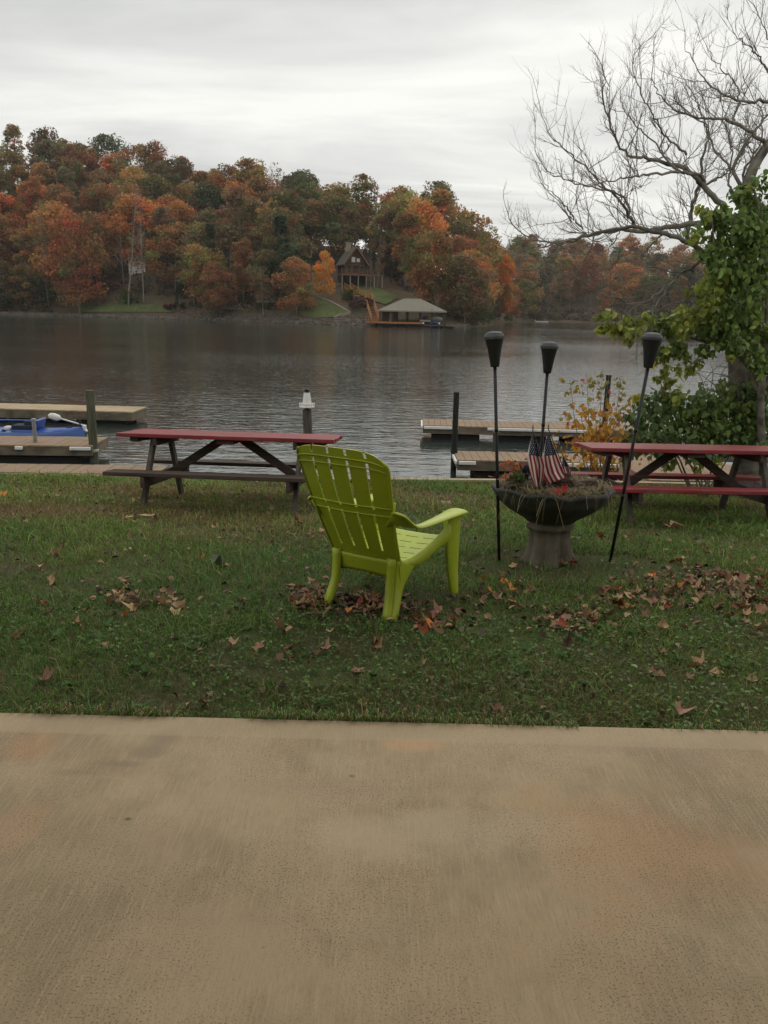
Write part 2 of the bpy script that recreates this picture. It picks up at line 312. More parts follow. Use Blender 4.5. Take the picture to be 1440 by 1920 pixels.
def water_mat():
    m = bpy.data.materials.new('lake_water'); m.use_nodes = True; nt = m.node_tree; nn, ll = nt.nodes, nt.links
    b = nn['Principled BSDF']; b.inputs['Base Color'].default_value = (0.034,0.044,0.040,1); b.inputs['Roughness'].default_value = 0.06; b.inputs['IOR'].default_value = 1.45
    t = nn.new('ShaderNodeTexCoord'); prev = None
    for (sc, dist, msc, rot) in WAVES:
        mm = nn.new('ShaderNodeMapping'); mm.inputs['Scale'].default_value = msc; mm.inputs['Rotation'].default_value = (0,0,rot); ll.new(t.outputs['Object'], mm.inputs[0])
        nz = nn.new('ShaderNodeTexNoise'); nz.inputs['Scale'].default_value = sc; nz.inputs['Detail'].default_value = 2.0; nz.inputs['Distortion'].default_value = 0.4; ll.new(mm.outputs[0], nz.inputs[0])
        big = nn.new('ShaderNodeTexNoise'); big.inputs['Scale'].default_value = 0.035; big.inputs['Detail'].default_value = 3; bm_ = nn.new('ShaderNodeMapping'); bm_.inputs['Scale'].default_value = (0.45,1,1); ll.new(t.outputs['Object'], bm_.inputs[0]); ll.new(bm_.outputs[0], big.inputs[0])
        mr = nn.new('ShaderNodeMapRange'); mr.inputs['From Min'].default_value = 0.35; mr.inputs['From Max'].default_value = 0.65; mr.inputs['To Min'].default_value = 0.30; mr.inputs['To Max'].default_value = 1.0; ll.new(big.outputs['Fac'], mr.inputs[0])
        bp = nn.new('ShaderNodeBump'); bp.inputs['Distance'].default_value = dist; ll.new(mr.outputs[0], bp.inputs['Strength']); ll.new(nz.outputs['Fac'], bp.inputs['Height'])
        if prev: ll.new(prev, bp.inputs['Normal'])
        prev = bp.outputs[0]
    ll.new(prev, b.inputs['Normal'])
    return m
WAVES = [(2.2, 0.028, (0.42,1.25,1), 0.1), (6.0, 0.014, (0.6,1.3,1), -0.15)]
M['water'] = water_mat()

# ------------------------------------------------------------------ the ground near the viewer
def gz(x, y):
    z = np.interp(y, [2.9,4,5,5.6,6.5,8,9.5,10.7,11.5], [-.045,-.07,-.105,-.14,-.225,-.383,-.535,-.60,-.61])
    return z + 0.012*np.sin(x*1.7+y*0.9) + 0.009*np.sin(x*3.1-y*2.3+1.0)
EDGE_Y = lambda x: 2.985 - 0.006*x          # patio edge
def shore_y(x): return 10.62 + 0.04*np.asarray(x) + 0.05*np.sin(np.asarray(x)*0.9)
# patio slab
mb = MB()
mb.box((0, 0.28, -0.06), (16, 5.41, 0.12)); slab = mb.build('patio', M['concrete'], bevel=0.012, segs=3); tag(slab, kind='structure')
slab.rotation_euler.z = -0.006
# lawn base
xs = np.linspace(-14, 14, 113); ys = np.linspace(2.5, 10.85, 60)
X, Y = np.meshgrid(xs, ys); Z = gz(X, Y)
sy = shore_y(X); Y2 = np.where(Y > 10, 10+(Y-10)/(0.85)*(sy-10), Y)
V = np.stack([X, Y2, gz(X, Y2)], -1).reshape(-1, 3); nx = len(xs)
F = np.array([(j*nx+i, j*nx+i+1, (j+1)*nx+i+1, (j+1)*nx+i) for j in range(len(ys)-1) for i in range(nx-1)])
lawn = fast_mesh('lawn_ground', V, F, M['soil'], smooth=True); tag(lawn, kind='structure')
# bulkhead (timber retaining wall) under the lawn edge
mb = MB()
xx = np.linspace(-14, 14, 57)
for a, b in zip(xx[:-1], xx[1:]):
    mb.bar((a, shore_y(a)+0.045, -1.1), (b, shore_y(b)+0.045, -1.1), 0.08, 1.0)
bulk = mb.build('bulkhead', M['beam_wood']); tag(bulk, 'timber bulkhead holding up the lawn edge above the lake', 'retaining wall')
mb = MB()
for a, b in zip(xx[:-1], xx[1:]):
    mb.bar((a, shore_y(a)+0.05, -0.585), (b, shore_y(b)+0.05, -0.585), 0.10, 0.028)
mb.build('cap_rail', M['new_wood'], bulk)
# lake bed and lake
mb = MB(); mb.add([(-700,6,-3.2),(700,6,-3.2),(700,900,-3.2),(-700,900,-3.2)], [(0,1,2,3)]); tag(mb.build('lake_bed', M['mud']), kind='structure')
mb = MB(); mb.add([(-500,10.3,WATER),(500,10.3,WATER),(500,700,WATER),(-500,700,WATER)], [(0,1,2,3)]); tag(mb.build('lake_water', M['water']), kind='structure')
# land behind the viewer, under the house
mb = MB(); mb.add([(-200,-200,-0.13),(200,-200,-0.13),(200,2.55,-0.13),(-200,2.55,-0.13)], [(0,1,2,3)]); tag(mb.build('yard_ground', M['soil']), kind='structure')
# the house the view is taken from: its unseen wall, and a porch roof added to shade the patio
house = tag(empty('house', (0, -2.4, 0)), 'unseen brown house wall behind the viewer with porch roof added for shade', 'house')
mb = MB(); mb.box((0,-0.15,1.6), (18,0.25,3.3)); mb.build('wall', M['house_wall'], house)
mb = MB(); mb.box((0,1.9,2.95), (18,4.1,0.14), _rx(-0.05)); mb.build('shade_roof', M['white'], house)

# ------------------------------------------------------------------ the far shore: terrain
SX  = np.array([-500,-200,0,150,300,420,560,700,800,870,915,950,1000,1060,1150,1250,1440,1700,2000])
SY  = np.array([585,586,590,593.5,598,601.5,607,611.5,614,614.5,612,605,604,604.5,606.5,609,614,619,626])
KX  = SX
KY  = np.array([222,245,262,264,288,328,334,356,384,424,456,458,455,460,452,470,492,500,505])
def az(x, y): d = ray(x, y); return math.atan2(d[0], d[1])
AZ = np.array([az(x, y) for x, y in zip(SX, SY)])
R0 = np.array([np.hypot(*at_z(x, y, WATER)[:2]) for x, y in zip(SX, SY)])
R0 = np.where(SX > 1600, 330, R0)
WID = np.where(SX < 930, 78.0, 120.0)
TREEH = 19.0
def el(x, y): d = ray(x, y); return d[2]/np.hypot(d[0], d[1])
HM = np.array([1.6 + el(x, y)*(r+wd*0.9) - TREEH*0.80 for x, y, r, wd in zip(KX, KY, R0, WID)])
def terr(x, y):
    x = np.asarray(x, float); y = np.asarray(y, float)
    th = np.arctan2(x, y); r = np.hypot(x, y)
    r0 = np.interp(th, AZ, R0); wd = np.interp(th, AZ, WID); hm = np.interp(th, AZ, HM)
    u = (r-r0)/wd
    bank = np.interp(r-r0, [-6,-0.5,0,3.5,12], [-3.2,-1.7,-1.4,-0.5,0.0])
    hh = bank + (hm)*np.clip(u-0.06, 0, 1)**0.95*np.where(u > 0.06, 1, 0)
    hh = hh + np.clip(u, 0, 1)*(0.8*np.sin(x*0.11+y*0.05)+0.5*np.sin(x*0.05-y*0.13))
    return hh
ths = np.linspace(AZ[0]-0.1, AZ[-1]+0.05, 300)
us = np.concatenate([np.linspace(-6, 12, 13), np.linspace(15, 110, 40), np.linspace(120, 260, 12)])
TH, UU = np.meshgrid(ths, us); RR = np.interp(TH, AZ, R0)+UU
X, Y = RR*np.sin(TH), RR*np.cos(TH)
V = np.stack([X, Y, terr(X, Y)], -1).reshape(-1, 3); nx = len(ths)
F = np.array([(j*nx+i, j*nx+i+1, (j+1)*nx+i+1, (j+1)*nx+i) for j in range(len(us)-1) for i in range(nx-1)])
tag(fast_mesh('hills', V, F, M['hill'], smooth=True), kind='structure')
def hit(px, py, up=0.0):
    d = ray(px, py); h = np.hypot(d[0], d[1]); th = math.atan2(d[0], d[1]); r0 = float(np.interp(th, AZ, R0))
    t = np.linspace(r0-6, r0+250, 1400)/h
    P = EYE+d[None]*t[:, None]; g = P[:, 2]-terr(P[:, 0], P[:, 1])
    i = int(np.argmax(g < 0)) if (g < 0).any() else int(1400*(float(np.interp(th, AZ, WID))*0.9+6)/256)
    p = P[i].copy(); p[2] = terr(p[0], p[1])+up; return p
def pip(px, py, poly):
    c = False; n = len(poly)
    for i in range(n):
        x1, y1 = poly[i]; x2, y2 = poly[(i+1) % n]
        if (y1 > py) != (y2 > py) and px < (x2-x1)*(py-y1)/(y2-y1)+x1: c = not c
    return c
LAWNS = [[(553,583),(572,573),(600,563),(617,566),(657,588),(640,591),(627,597),(590,597),(568,594)],
         [(638,534),(690,536),(712,543),(748,559),(722,573),(700,566),(672,553),(648,545)],
         [(150,573),(215,571),(300,573),(325,579),(330,587),(260,588),(150,588)]]
def far_lawn(poly):
    xs_ = [p[0] for p in poly]; ys_ = [p[1] for p in poly]; st = 2.0; vid = {}; VV = []; FF = []
    def vert(a, b):
        if (a, b) not in vid: vid[(a, b)] = len(VV); VV.append(hit(a, b, 0.22))
        return vid[(a, b)]
    a = min(xs_)
    while a < max(xs_):
        b = min(ys_)
        while b < max(ys_):
            if pip(a+1, b+1, poly): FF.append((vert(a, b+st), vert(a+st, b+st), vert(a+st, b), vert(a, b)))
            b += st
        a += st
    return fast_mesh('far_lawn', np.array(VV), np.array(FF), M['far_grass'], smooth=True)
for p in LAWNS: tag(far_lawn(p), kind='structure')

# ------------------------------------------------------------------ far trees: a dozen kinds, copied with their own colour
def crown_mesh(name, h, w_, nclump, nleaf, seed, base=0.32, shape='round', leaf=0.50, sparse=0.0):
    g = np.random.default_rng(seed); P = []; Cc = []
    for i in range(nclump):
        t = g.uniform(0, 1)
        if shape == 'round': rad = w_/2*math.sqrt(max(0.04, 1-(2*t-0.85)**2*0.8))
        elif shape == 'cone': rad = w_/2*(1.02-t)
        elif shape == 'tall': rad = w_/2*math.sqrt(max(0.05, 1-(2*t-1)**2))*0.9
        a = g.uniform(0, 2*math.pi); q = rad*math.sqrt(g.uniform(0.15, 1))*g.uniform(0.75, 1.08)
        c = np.array([q*math.cos(a), q*math.sin(a), h*(base+(1-base)*t*0.95)])
        cr_ = w_*g.uniform(0.09, 0.19)*(0.75 if shape == 'cone' else 1)
        n = int(nleaf*g.uniform(0.6, 1.4)*(1-sparse*g.uniform(0, 1)))
        d = g.normal(size=(n, 3)); d /= np.linalg.norm(d, axis=1)[:, None]
        rr = cr_*g.uniform(0.35, 1.0, n)**0.6
        P.append(c+d*rr[:, None]*np.array([1.15,1.15,0.8])); v = g.uniform(0.8, 1.2); hu = g.normal(0, 0.16)
        col = np.ones((n, 3))*v*g.uniform(0.75, 1.25, (n, 1)); col[:, 0] *= 1+hu; col[:, 1] *= 1-hu*0.6
        Cc.append(col)
    P = np.concatenate(P); Cc = np.concatenate(Cc); n = len(P)
    tv = np.array([(-.5,-.35,0),(.1,-.5,.12),(.55,.1,0),(-.05,.5,.1)]); tf = [(0,1,2,3)]
    V, F, C2 = scatter(tv, tf, P, rot_rand(n), leaf*g.uniform(0.4, 1.35, n), Cc)
    return fast_mesh(name, V, F, M['far_leaf'], C2, link=False)
def limb_mesh(name, h, w_, seed, bare=False, material=None, r0=0.24, spread=None):
    g = np.random.default_rng(seed); mb = MB(); lean = g.normal(0, 0.03*h, 2)
    n = 7; P = np.array([[lean[0]*(i/n)**1.5+g.normal(0, .08), lean[1]*(i/n)**1.5+g.normal(0, .08), h*(0.95 if bare else 0.8)*i/n-(0.6 if i == 0 else 0)] for i in range(n+1)])
    mb.tube(P, r0*(1-np.linspace(0, 0.85, n+1)), 6)
    lv = 26 if bare else 9
    for k in range(lv):
        t = g.uniform(0.3, 0.97); i = t*n; a0 = P[int(i)]+(P[min(n, int(i)+1)]-P[int(i)])*(i-int(i)); a = g.uniform(0, 2*math.pi)
        ln = w_/2*g.uniform(0.5, 1.0)*(1.15-t*0.75); up = g.uniform(0.5, 1.2)
        d = np.array([math.cos(a), math.sin(a), up]); d /= np.linalg.norm(d)
        Q = [a0+d*ln*s+np.array([0,0,ln*0.12*s*s]) + g.normal(0, 0.05*ln, 3)*(s > 0) for s in (0, .35, .7, 1)]
        rr = r0*(1-t*0.8)*0.5
        mb.tube(Q, rr*np.array([1,.7,.45,.2]), 4, cap=False)
        if bare:
            for m in range(7):
                s = g.uniform(0.25, 1); b0 = a0+d*ln*s; e = d+g.normal(0, 0.55, 3); e[2] = abs(e[2])+0.2; e /= np.linalg.norm(e); l2 = ln*g.uniform(.25, .5)
                mb.tube([b0, b0+e*l2*.5+g.normal(0, .1, 3), b0+e*l2+np.array([0,0,.2*l2])], [rr*.35, rr*.22, rr*.08], 3, cap=False)
    me = bpy.data.meshes.new(name); me.from_pydata([tuple(p) for p in np.concatenate(mb.v)], [], mb.f); me.update(); me.materials.append(material or M['far_bark']); me.shade_smooth(); return me
protos = {'round': [], 'tall': [], 'cone': [], 'bare': [], 'thin': []}
for i in range(6): protos['round'].append((crown_mesh('crown', 19, 14.0, 62, 125, 100+i, 0.16), limb_mesh('trunk', 19, 10, 200+i)))
for i in range(4): protos['tall'].append((crown_mesh('crown', 23, 10.5, 56, 115, 120+i, 0.26, 'tall'), limb_mesh('trunk', 23, 8, 220+i)))
for i in range(2): protos['cone'].append((crown_mesh('crown', 20, 8.5, 60, 95, 130+i, 0.12, 'cone', 0.45), limb_mesh('trunk', 20, 5, 230+i)))
for i in range(3): protos['thin'].append((crown_mesh('crown', 20, 9, 34, 42, 140+i, 0.3, 'tall', 0.42, 0.5), limb_mesh('trunk', 20, 9, 240+i, True, M['pale_bark'], 0.17)))
for i in range(3): protos['bare'].append((None, limb_mesh('trunk', 21, 8, 250+i, True, M['pale_bark'], 0.20)))
tree_count = 0
KINDWORD = {'round': 'broad', 'tall': 'tall', 'cone': 'pointed', 'thin': 'thin-leaved', 'bare': 'bare'}
GRP = 'autumn trees on the far shore'
def far_tree(kind, idx, p, h, wid, colr, label, rot=None):
    global tree_count
    cm, lm = protos[kind][idx % len(protos[kind])]; h0 = {'round': 19, 'tall': 23, 'cone': 20, 'thin': 20, 'bare': 21}[kind]
    t = empty('deciduous_tree' if kind != 'cone' else 'evergreen_tree', tuple(p), random.uniform(0, 6.28) if rot is None else rot)
    a_ = random.uniform(.84, 1.2); t.scale = (wid*h/h0*a_, wid*h/h0/a_, h/h0); t.rotation_euler.x = random.uniform(-.10, .10); t.rotation_euler.y = random.uniform(-.10, .10)
    tr = bpy.data.objects.new('trunk', lm); COL.objects.link(tr); tr.parent = t
    if cm:
        c = bpy.data.objects.new('crown', cm); COL.objects.link(c); c.parent = t; c.color = (*colr, 1)
    tag(t, label, 'tree', GRP); tree_count += 1
    return t
PAL = {'rust brown': (0.319,0.181,0.077), 'orange': (0.538,0.251,0.091), 'golden brown': (0.372,0.259,0.096), 'olive': (0.192,0.168,0.070), 'dark green': (0.081,0.100,0.050),
       'yellow-green': (0.261,0.230,0.091), 'crimson': (0.313,0.123,0.082), 'dull brown': (0.234,0.173,0.091), 'bright orange': (0.722,0.363,0.114)}
# named trees: kind, px centre, py base, py top, width factor, colour, label
H = hit
def spec(kind, idx, bx, by, ty, wf, col, label):
    p = H(bx, by); d = math.hypot(p[0], p[1]); dc = d*math.cos(0)
    zt = 1.6+el(bx, ty)*d
    t = far_tree(kind, idx, p, max(3.0, zt-p[2]), wf, PAL[col] if isinstance(col, str) else col, label)
    return t
NAMED = [
 ('tall',1,688,480,372,1.1,(0.20,0.15,0.06),'golden brown tree directly behind the cabin chimney'),
 ('round',1,722,480,362,0.9,(0.17,0.13,0.055),'brownish olive tree just right of and behind the cabin'),
 ('round',0,700,480,398,0.8,(0.13,0.10,0.05),'low dark tree closing the gap behind the cabin roof'),
 ('bare',1,695,548,455,0.5,'dull brown','slender pale trunk standing in front of the right end of the cabin deck'),
 ('thin',1,707,545,440,0.6,'dull brown','thin pale-trunked tree just right of the cabin deck'),
 ('round',0,150,588,398,0.75,(0.36,0.17,0.07),'rust orange tree leaning over the left shore with foliage down to the bank'),
 ('thin',0,92,580,400,0.55,'dull brown','slim pale-trunked tree in front of the green thicket at the left shore'),
 ('bare',0,240,577,330,0.8,'dull brown','tall pale bare trunk above the bright green bush on the left shore'),
 ('bare',1,270,574,352,0.7,'dull brown','second tall pale bare trunk beside the bright green bush'),
 ('cone',1,336,585,512,0.95,(0.05,0.065,0.032),'dense dark green conical evergreen at the edge of the left lawn'),
 ('thin',2,365,575,425,1.0,'dull brown','grey thinning tree with pale twisted branches behind the dark evergreen'),
 ('cone',0,528,562,400,1.25,(0.065,0.085,0.045),'tall dark green pine right of the wooden bank platform'),
 ('round',5,610,562,472,0.62,(0.72,0.34,0.07),'small bright orange tree on the lawn in front of the cabin'),
 ('tall',1,470,545,430,1.2,(0.29,0.12,0.075),'pinkish red tree on the slope left of the tall pine'),
 ('round',2,455,562,485,0.7,'bright orange','low orange tree near the wooden steps on the left bank'),
 ('round',1,930,600,478,0.80,(0.52,0.22,0.055),'bright orange round tree at the point where the shore turns away'),
 ('round',3,890,612,520,0.9,(0.15,0.17,0.065),'green willow-like tree overhanging the water right of the boathouse'),
 ('round',4,815,590,430,0.95,(0.33,0.17,0.07),'rust orange tree rising just right of the boathouse roof'),
 ('tall',0,783,575,440,1.05,(0.18,0.17,0.06),'olive green tree directly behind the boathouse'),
 ('round',0,735,520,395,0.8,(0.12,0.095,0.05),'dark olive tree shading the slope right of the cabin'),
 ('tall',2,662,470,322,1.15,(0.27,0.22,0.085),'tall yellow-green tree standing on the ridge behind the cabin'),
 ('tall',3,745,470,352,0.9,(0.26,0.21,0.08),'yellow-green ridge tree right of the one behind the cabin'),
 ('bare',2,816,450,352,0.9,'dull brown','bare grey tree poking above the ridge over the boathouse'),
 ('bare',0,703,455,330,0.9,'dull brown','bare grey tree on the ridge between the two yellow-green ones'),
 ('bare',1,452,420,303,0.9,'dull brown','bare grey tree on the ridge above the pinkish red tree'),
 ('round',3,575,430,322,0.85,(0.15,0.14,0.065),'dark green round tree on the ridge left of the cabin'),
 ('round',4,205,380,250,0.9,(0.15,0.155,0.08),'grey-green round tree cresting the left ridge'),
 ('round',2,95,380,240,0.8,(0.18,0.11,0.06),'dark brown tree cresting the left ridge'),
 ('round',5,297,400,270,0.75,(0.33,0.16,0.08),'russet tree standing proud of the ridge above the pale bare trunks'),
 ('tall',0,765,545,470,0.7,(0.22,0.14,0.07),'slender brown tree on the grass slope above the boathouse'),
]
for q in NAMED: spec(*q)
HIDDEN = [(600,735,455,600)]
def clear(px, py, r=0):
    for poly in LAWNS:
        if pip(px, py, poly): return False
    if 120 < px < 345 and py > 556: return False
    if 568 < px < 742 and 500 < py < 640: return False
    if 540 < px < 850 and py > 594: return False       # cabin and its garden
    if 640 < px < 850 and py > 545: return False              # boathouse and stairs
    if 625 < px < 720 and 470 < py: return False
    return True
REG = [(-99,110,'at the far left end'),(110,330,'above the left lawn'),(330,500,'between the dark evergreen and the tall pine'),(500,620,'left of the cabin'),(620,720,'behind the cabin'),(720,860,'above the boathouse'),(860,960,'at the wooded point'),(960,1120,'across the far cove'),(1120,1300,'behind the bare branches'),(1300,1800,'behind the leafy tree')]
cand = []
th_px = np.interp
def px_of(p):
    q = CM.T @ (np.array(p)-EYE); return 720-FP*q[0]/q[2], 960+FP*q[1]/q[2]
g = np.random.default_rng(77); pts = []
tries = 0
while tries < 60000 and len(pts) < 262:
    tries += 1
    th = g.uniform(AZ[1]*0.98, np.interp(1500, SX, AZ)); r0 = np.interp(th, AZ, R0); wd = np.interp(th, AZ, WID)
    u = g.uniform(0.035, 1.12); r = r0+u*wd; x, y = r*math.sin(th), r*math.cos(th)
    p = np.array([x, y, float(terr(x, y))]); px, py = px_of(p)
    if px < -60 or px > 1500: continue
    if not clear(px, py): continue
    far = r0 > 260
    sp = 11.5 if far else (6.5 if u < 0.25 else 8.6)
    if any((x-a[0])**2+(y-a[1])**2 < sp*sp for a in pts): continue
    pts.append((x, y, p[2], px, py, u, far))
for (x, y, z, px, py, u, far) in pts:
    n1 = math.sin(x*0.035+1.0)+math.sin(y*0.045+x*0.02)
    names = list(PAL)
    if far: wts = [3.6,0.9,2.8,2.2,0.7,0.7,0.4,3.6,0.0]
    elif px < 330: wts = [4.6,1.6,4.4,1.5,0.5,0.3,0.2,1.8,0.0]
    elif px < 520: wts = [4.8,1.2,2.6,1.4,0.7,0.2,0.5,2.4,0.0]
    elif px < 760: wts = [2.6,0.4,2.4,3.2,2.0,1.4,0.2,1.8,0.0]
    else: wts = [3.8,1.1,3.2,1.6,0.5,0.5,0.3,1.6,0.0]
    wts = np.array(wts); cn = names[int(g.choice(len(names), p=wts/wts.sum()))]; cn = 'golden brown' if cn == 'crimson' and g.uniform() < .5 else cn
    kr = g.uniform()
    kind = 'cone' if cn == 'dark green' and kr < 0.25 else 'thin' if kr < 0.10 else 'bare' if kr < 0.14 else 'tall' if kr < 0.40 else 'round'
    col = np.array(PAL[cn])*g.uniform(0.9, 1.12)*(1+g.normal(0, 0.05, 3))
    tier = 'near the water' if u < 0.2 else 'halfway up the slope' if u < 0.6 else 'on the ridge'
    reg = next(r_[2] for r_ in REG if r_[0] <= px < r_[1])
    h = g.uniform(15.5, 21.5)*(0.72 if u < 0.2 else 1.0)*(1.0 if kind != 'tall' else 1.12)
    if px > 905 and not far: h *= 0.8
    cn2 = cn if kind != 'bare' else 'grey'
    if 560 < px < 800 and u < 0.34: h *= 0.55
    far_tree(kind, int(g.integers(0, 9)), (x, y, z), h, g.uniform(0.85, 1.2), col, '%s %s tree %s %s' % (cn2, KINDWORD[kind], {'near the water':'low','halfway up the slope':'halfway up','on the ridge':'on the ridge'}[tier], reg))
# shrubs and undergrowth on the banks: one mass
P = []; Cc = []; Sz = []
for k in range(900):
    th = g.uniform(AZ[1], np.interp(1500, SX, AZ)); r0 = np.interp(th, AZ, R0); d = abs(g.normal(0, 16))+3.0; r = r0+d; x, y = r*math.sin(th), r*math.cos(th)
    z = float(terr(x, y)); px, py = px_of((x, y, z))
    if not clear(px, py-1) or (330 < px < 640 and d < 9): continue
    n = int(g.integers(26, 60)); rr = g.uniform(0.9, 2.2); dd = g.normal(size=(n, 3)); dd /= np.linalg.norm(dd, axis=1)[:, None]
    P.append(np.array([x, y, z+rr*0.3])+dd*rr*np.array([1.2,1.2,0.8])*g.uniform(0.5, 1, (n, 1)))
    c = np.array([(0.055,0.062,0.024),(0.085,0.062,0.03),(0.12,0.062,0.028),(0.07,0.052,0.035),(0.09,0.09,0.035)][int(g.integers(0, 5))])
    Cc.append(np.ones((n, 1))*c*g.uniform(0.75, 1.3, (n, 1)))
P = np.concatenate(P); Cc = np.concatenate(Cc); n = len(P)
tvq = np.array([(-.5,-.35,0),(.1,-.5,.12),(.55,.1,0),(-.05,.5,.1)]); tfq = [(0,1,2,3)]
V, F, C2 = scatter(tvq, tfq, P, rot_rand(n), g.uniform(0.35, 0.8, n), Cc)
M['far_leaf_attr'] = mat('far_leaf_attr', (1,1,1), 0.7, attr=True, transl=0.18, spec=0.1)
tag(fast_mesh('undergrowth', V, F, M['far_leaf_attr'], C2), 'brown and green undergrowth along the far bank', 'undergrowth', kind='stuff')
# particular bushes
def bush(px, py, rad, colr, label, tall=1.0, name='bush', n=420):
    p = hit(px, py); g2 = np.random.default_rng(int(px)); C0 = g2.normal(size=(12, 3))*np.array([.5,.5,.28])*rad; C0[:, 2] = np.abs(C0[:, 2])*tall+0.3*rad
    idx = g2.integers(0, 12, n); dd = g2.normal(size=(n, 3)); dd /= np.linalg.norm(dd, axis=1)[:, None]
    Q = C0[idx]+dd*rad*0.42*g2.uniform(.5, 1, (n, 1)); c = np.ones((n, 1))*np.array(colr)*g2.uniform(.7, 1.3, (n, 1))*g2.uniform(.8, 1.2, 12)[idx][:, None]
    V, F, C2 = scatter(tvq, tfq, Q, rot_rand(n), g2.uniform(.3, .6, n), c)
    o = fast_mesh(name, V, F, M['far_leaf_attr'], C2); o.location = tuple(p); tag(o, label, 'bush')
bush(240, 571, 3.0, (0.062,0.095,0.018), 'bright green round bush on the left lawn below the pale trunks')
bush(30, 572, 6.0, (0.060,0.070,0.030), 'large green thicket at the far left of the opposite bank', 1.6, n=1500)
bush(75, 572, 5.5, (0.066,0.076,0.032), 'green thicket behind the slim pale-trunked tree', 1.7, n=1400)
bush(205, 548, 3.4, (0.10,0.040,0.032), 'dull red shrub behind the bright green bush', 1.4)
bush(655, 562, 1.9, (0.10,0.13,0.030), 'yellow-green shrub beside the orange wooden stairs', 1.3)
bush(683, 578, 2.4, (0.07,0.038,0.034), 'dark red-brown shrub below the orange stairs')
bush(318, 582, 1.4, (0.11,0.03,0.028), 'small dark red shrub left of the dense evergreen')
# riprap rocks along the shoreline
ico = bmesh.new(); bmesh.ops.create_icosphere(ico, subdivisions=1, radius=0.5); tvr = np.array([v.co[:] for v in ico.verts]); tfr = [tuple(v.index for v in f.verts) for f in ico.faces]; ico.free()
P = []; Sz = []
for k in range(3400):
    px = g.uniform(-20, 880); th = np.interp(px, SX, AZ); r0 = np.interp(th, AZ, R0); dmax = 6.5 if 330 < px < 700 else 2.2
    r = r0+g.uniform(-0.3, 1)**1.0*dmax; x, y = r*math.sin(th), r*math.cos(th); P.append((x, y, float(terr(x, y))+0.05)); Sz.append(g.uniform(0.25, 0.85))
P = np.array(P); tvn = tvr*np.array([1.2,0.9,0.65])
V, F, _ = scatter(tvn, tfr, P, rot_rand(len(P), 0.6), np.array(Sz))
tag(fast_mesh('shore_rocks', V, F, M['riprap']), 'grey-brown loose rocks lining the far waterline', 'rocks', kind='stuff')
# ------------------------------------------------------------------ far side structures
# cabin
cp = hit(668, 538); cabin = tag(empty('cabin', tuple(cp), R(17)), 'brown log cabin with steep gables and raised deck among the far trees', 'cabin')
bz = 2.9                                     # main floor above ground (basement level below)
mb = MB(); mb.box((0.1,4.5,bz/2-0.4), (5.4,7.4,bz+0.8)); mb.build('basement', M['shade_black'], cabin)  # painted near-black for the shade beneath the raised deck
mb = MB(); mb.box((0,4.6,bz+1.25), (5.2,7.4,2.5))
mb.add([(-2.6,0.9,bz+2.5),(2.6,0.9,bz+2.5),(0,0.9,bz+6.0),(-2.6,8.3,bz+2.5),(2.6,8.3,bz+2.5),(0,8.3,bz+6.0)], [(0,1,2),(5,4,3)])
wl = mb.build('wall', M['log_wall'], cabin)
mb = MB()
for s in (-1, 1):
    mb.add([(0,0.1,bz+6.25),(s*3.1,0.1,bz+2.05),(s*3.1,8.9,bz+2.05),(0,8.9,bz+6.25),(0,0.1,bz+6.43),(s*3.1,0.1,bz+2.23),(s*3.1,8.9,bz+2.23),(0,8.9,bz+6.43)],
           [(0,1,2,3),(7,6,5,4),(0,4,5,1),(1,5,6,2),(2,6,7,3)] if s > 0 else [(3,2,1,0),(4,5,6,7),(1,5,4,0),(2,6,5,1),(3,7,6,2)])
roof = mb.build('roof', M['shingle'], cabin)
mb = MB()
for s in (-1, 1): mb.bar((0,0.05,bz+6.28), (s*3.15,0.05,bz+2.05), 0.12, 0.35)
mb.build('bargeboard', M['brown_trim'], roof)
mb = MB(); mb.box((-0.9,4.5,bz+6.3), (1.1,0.9,2.1)); mb.box((-0.9,4.5,bz+7.45), (1.4,1.2,0.2)); mb.build('chimney', M['tan_stone'], roof)
mb = MB(); mb.box((3.1,6.0,bz+2.0), (2.4,4.5,4.0)); mb.add([(1.9,3.75,bz+4.0),(4.3,3.75,bz+4.0),(3.1,3.75,bz+6.0)], [(0,1,2)]); mb.build('side_wing', M['log_wall'], cabin)
mb = MB()
for s in (-1, 1):
    mb.bar((3.1,5.7,bz+6.15), (3.1+s*1.5,5.7,bz+3.75), 4.6, 0.16, up=(s*1,0,0.8)) if False else mb.add([(3.1,3.4,bz+6.3),(3.1+s*1.6,3.4,bz+3.7),(3.1+s*1.6,8.4,bz+3.7),(3.1,8.4,bz+6.3)], [(0,1,2,3)])
mb.build('wing_roof', M['shingle'], cabin)
for (x, z, ww, hh, mt) in ((-0.55,bz+3.35,0.85,1.15,'pale_pane'),(0.65,bz+3.25,0.8,0.8,'pale_pane'),(-1.6,bz+1.3,0.9,1.5,'pane'),(0,bz+1.2,1.5,1.9,'pane'),(1.6,bz+1.3,0.9,1.5,'pane')):
    mb = MB(); mb.box((x,0.87,z), (ww,0.06,hh)); wi = mb.build('window', M[mt], wl)
    mb = MB()
    for s in (-1, 1): mb.box((x+s*(ww/2+.05),0.85,z), (0.1,0.1,hh+.2)); mb.box((x,0.85,z+s*(hh/2+.05)), (ww,0.1,0.1))
    mb.build('frame', M['brown_trim'], cabin)
mb = MB(); mb.box((0.9,-0.7,bz-0.12), (10.4,3.2,0.24)); mb.box((0.9,-2.33,bz-0.2), (10.4,0.12,0.4)); dk = mb.build('deck', M['brown_trim'], cabin)
mb = MB()
for i in range(9): mb.box((-4.2+i*1.27,-2.25,bz+0.5), (0.12,0.12,1.1))
for z in (1.05, 0.65, 0.3): mb.box((0.9,-2.25,bz+z), (10.3,0.06,0.09))
mb.build('railing', M['brown_trim'], dk)
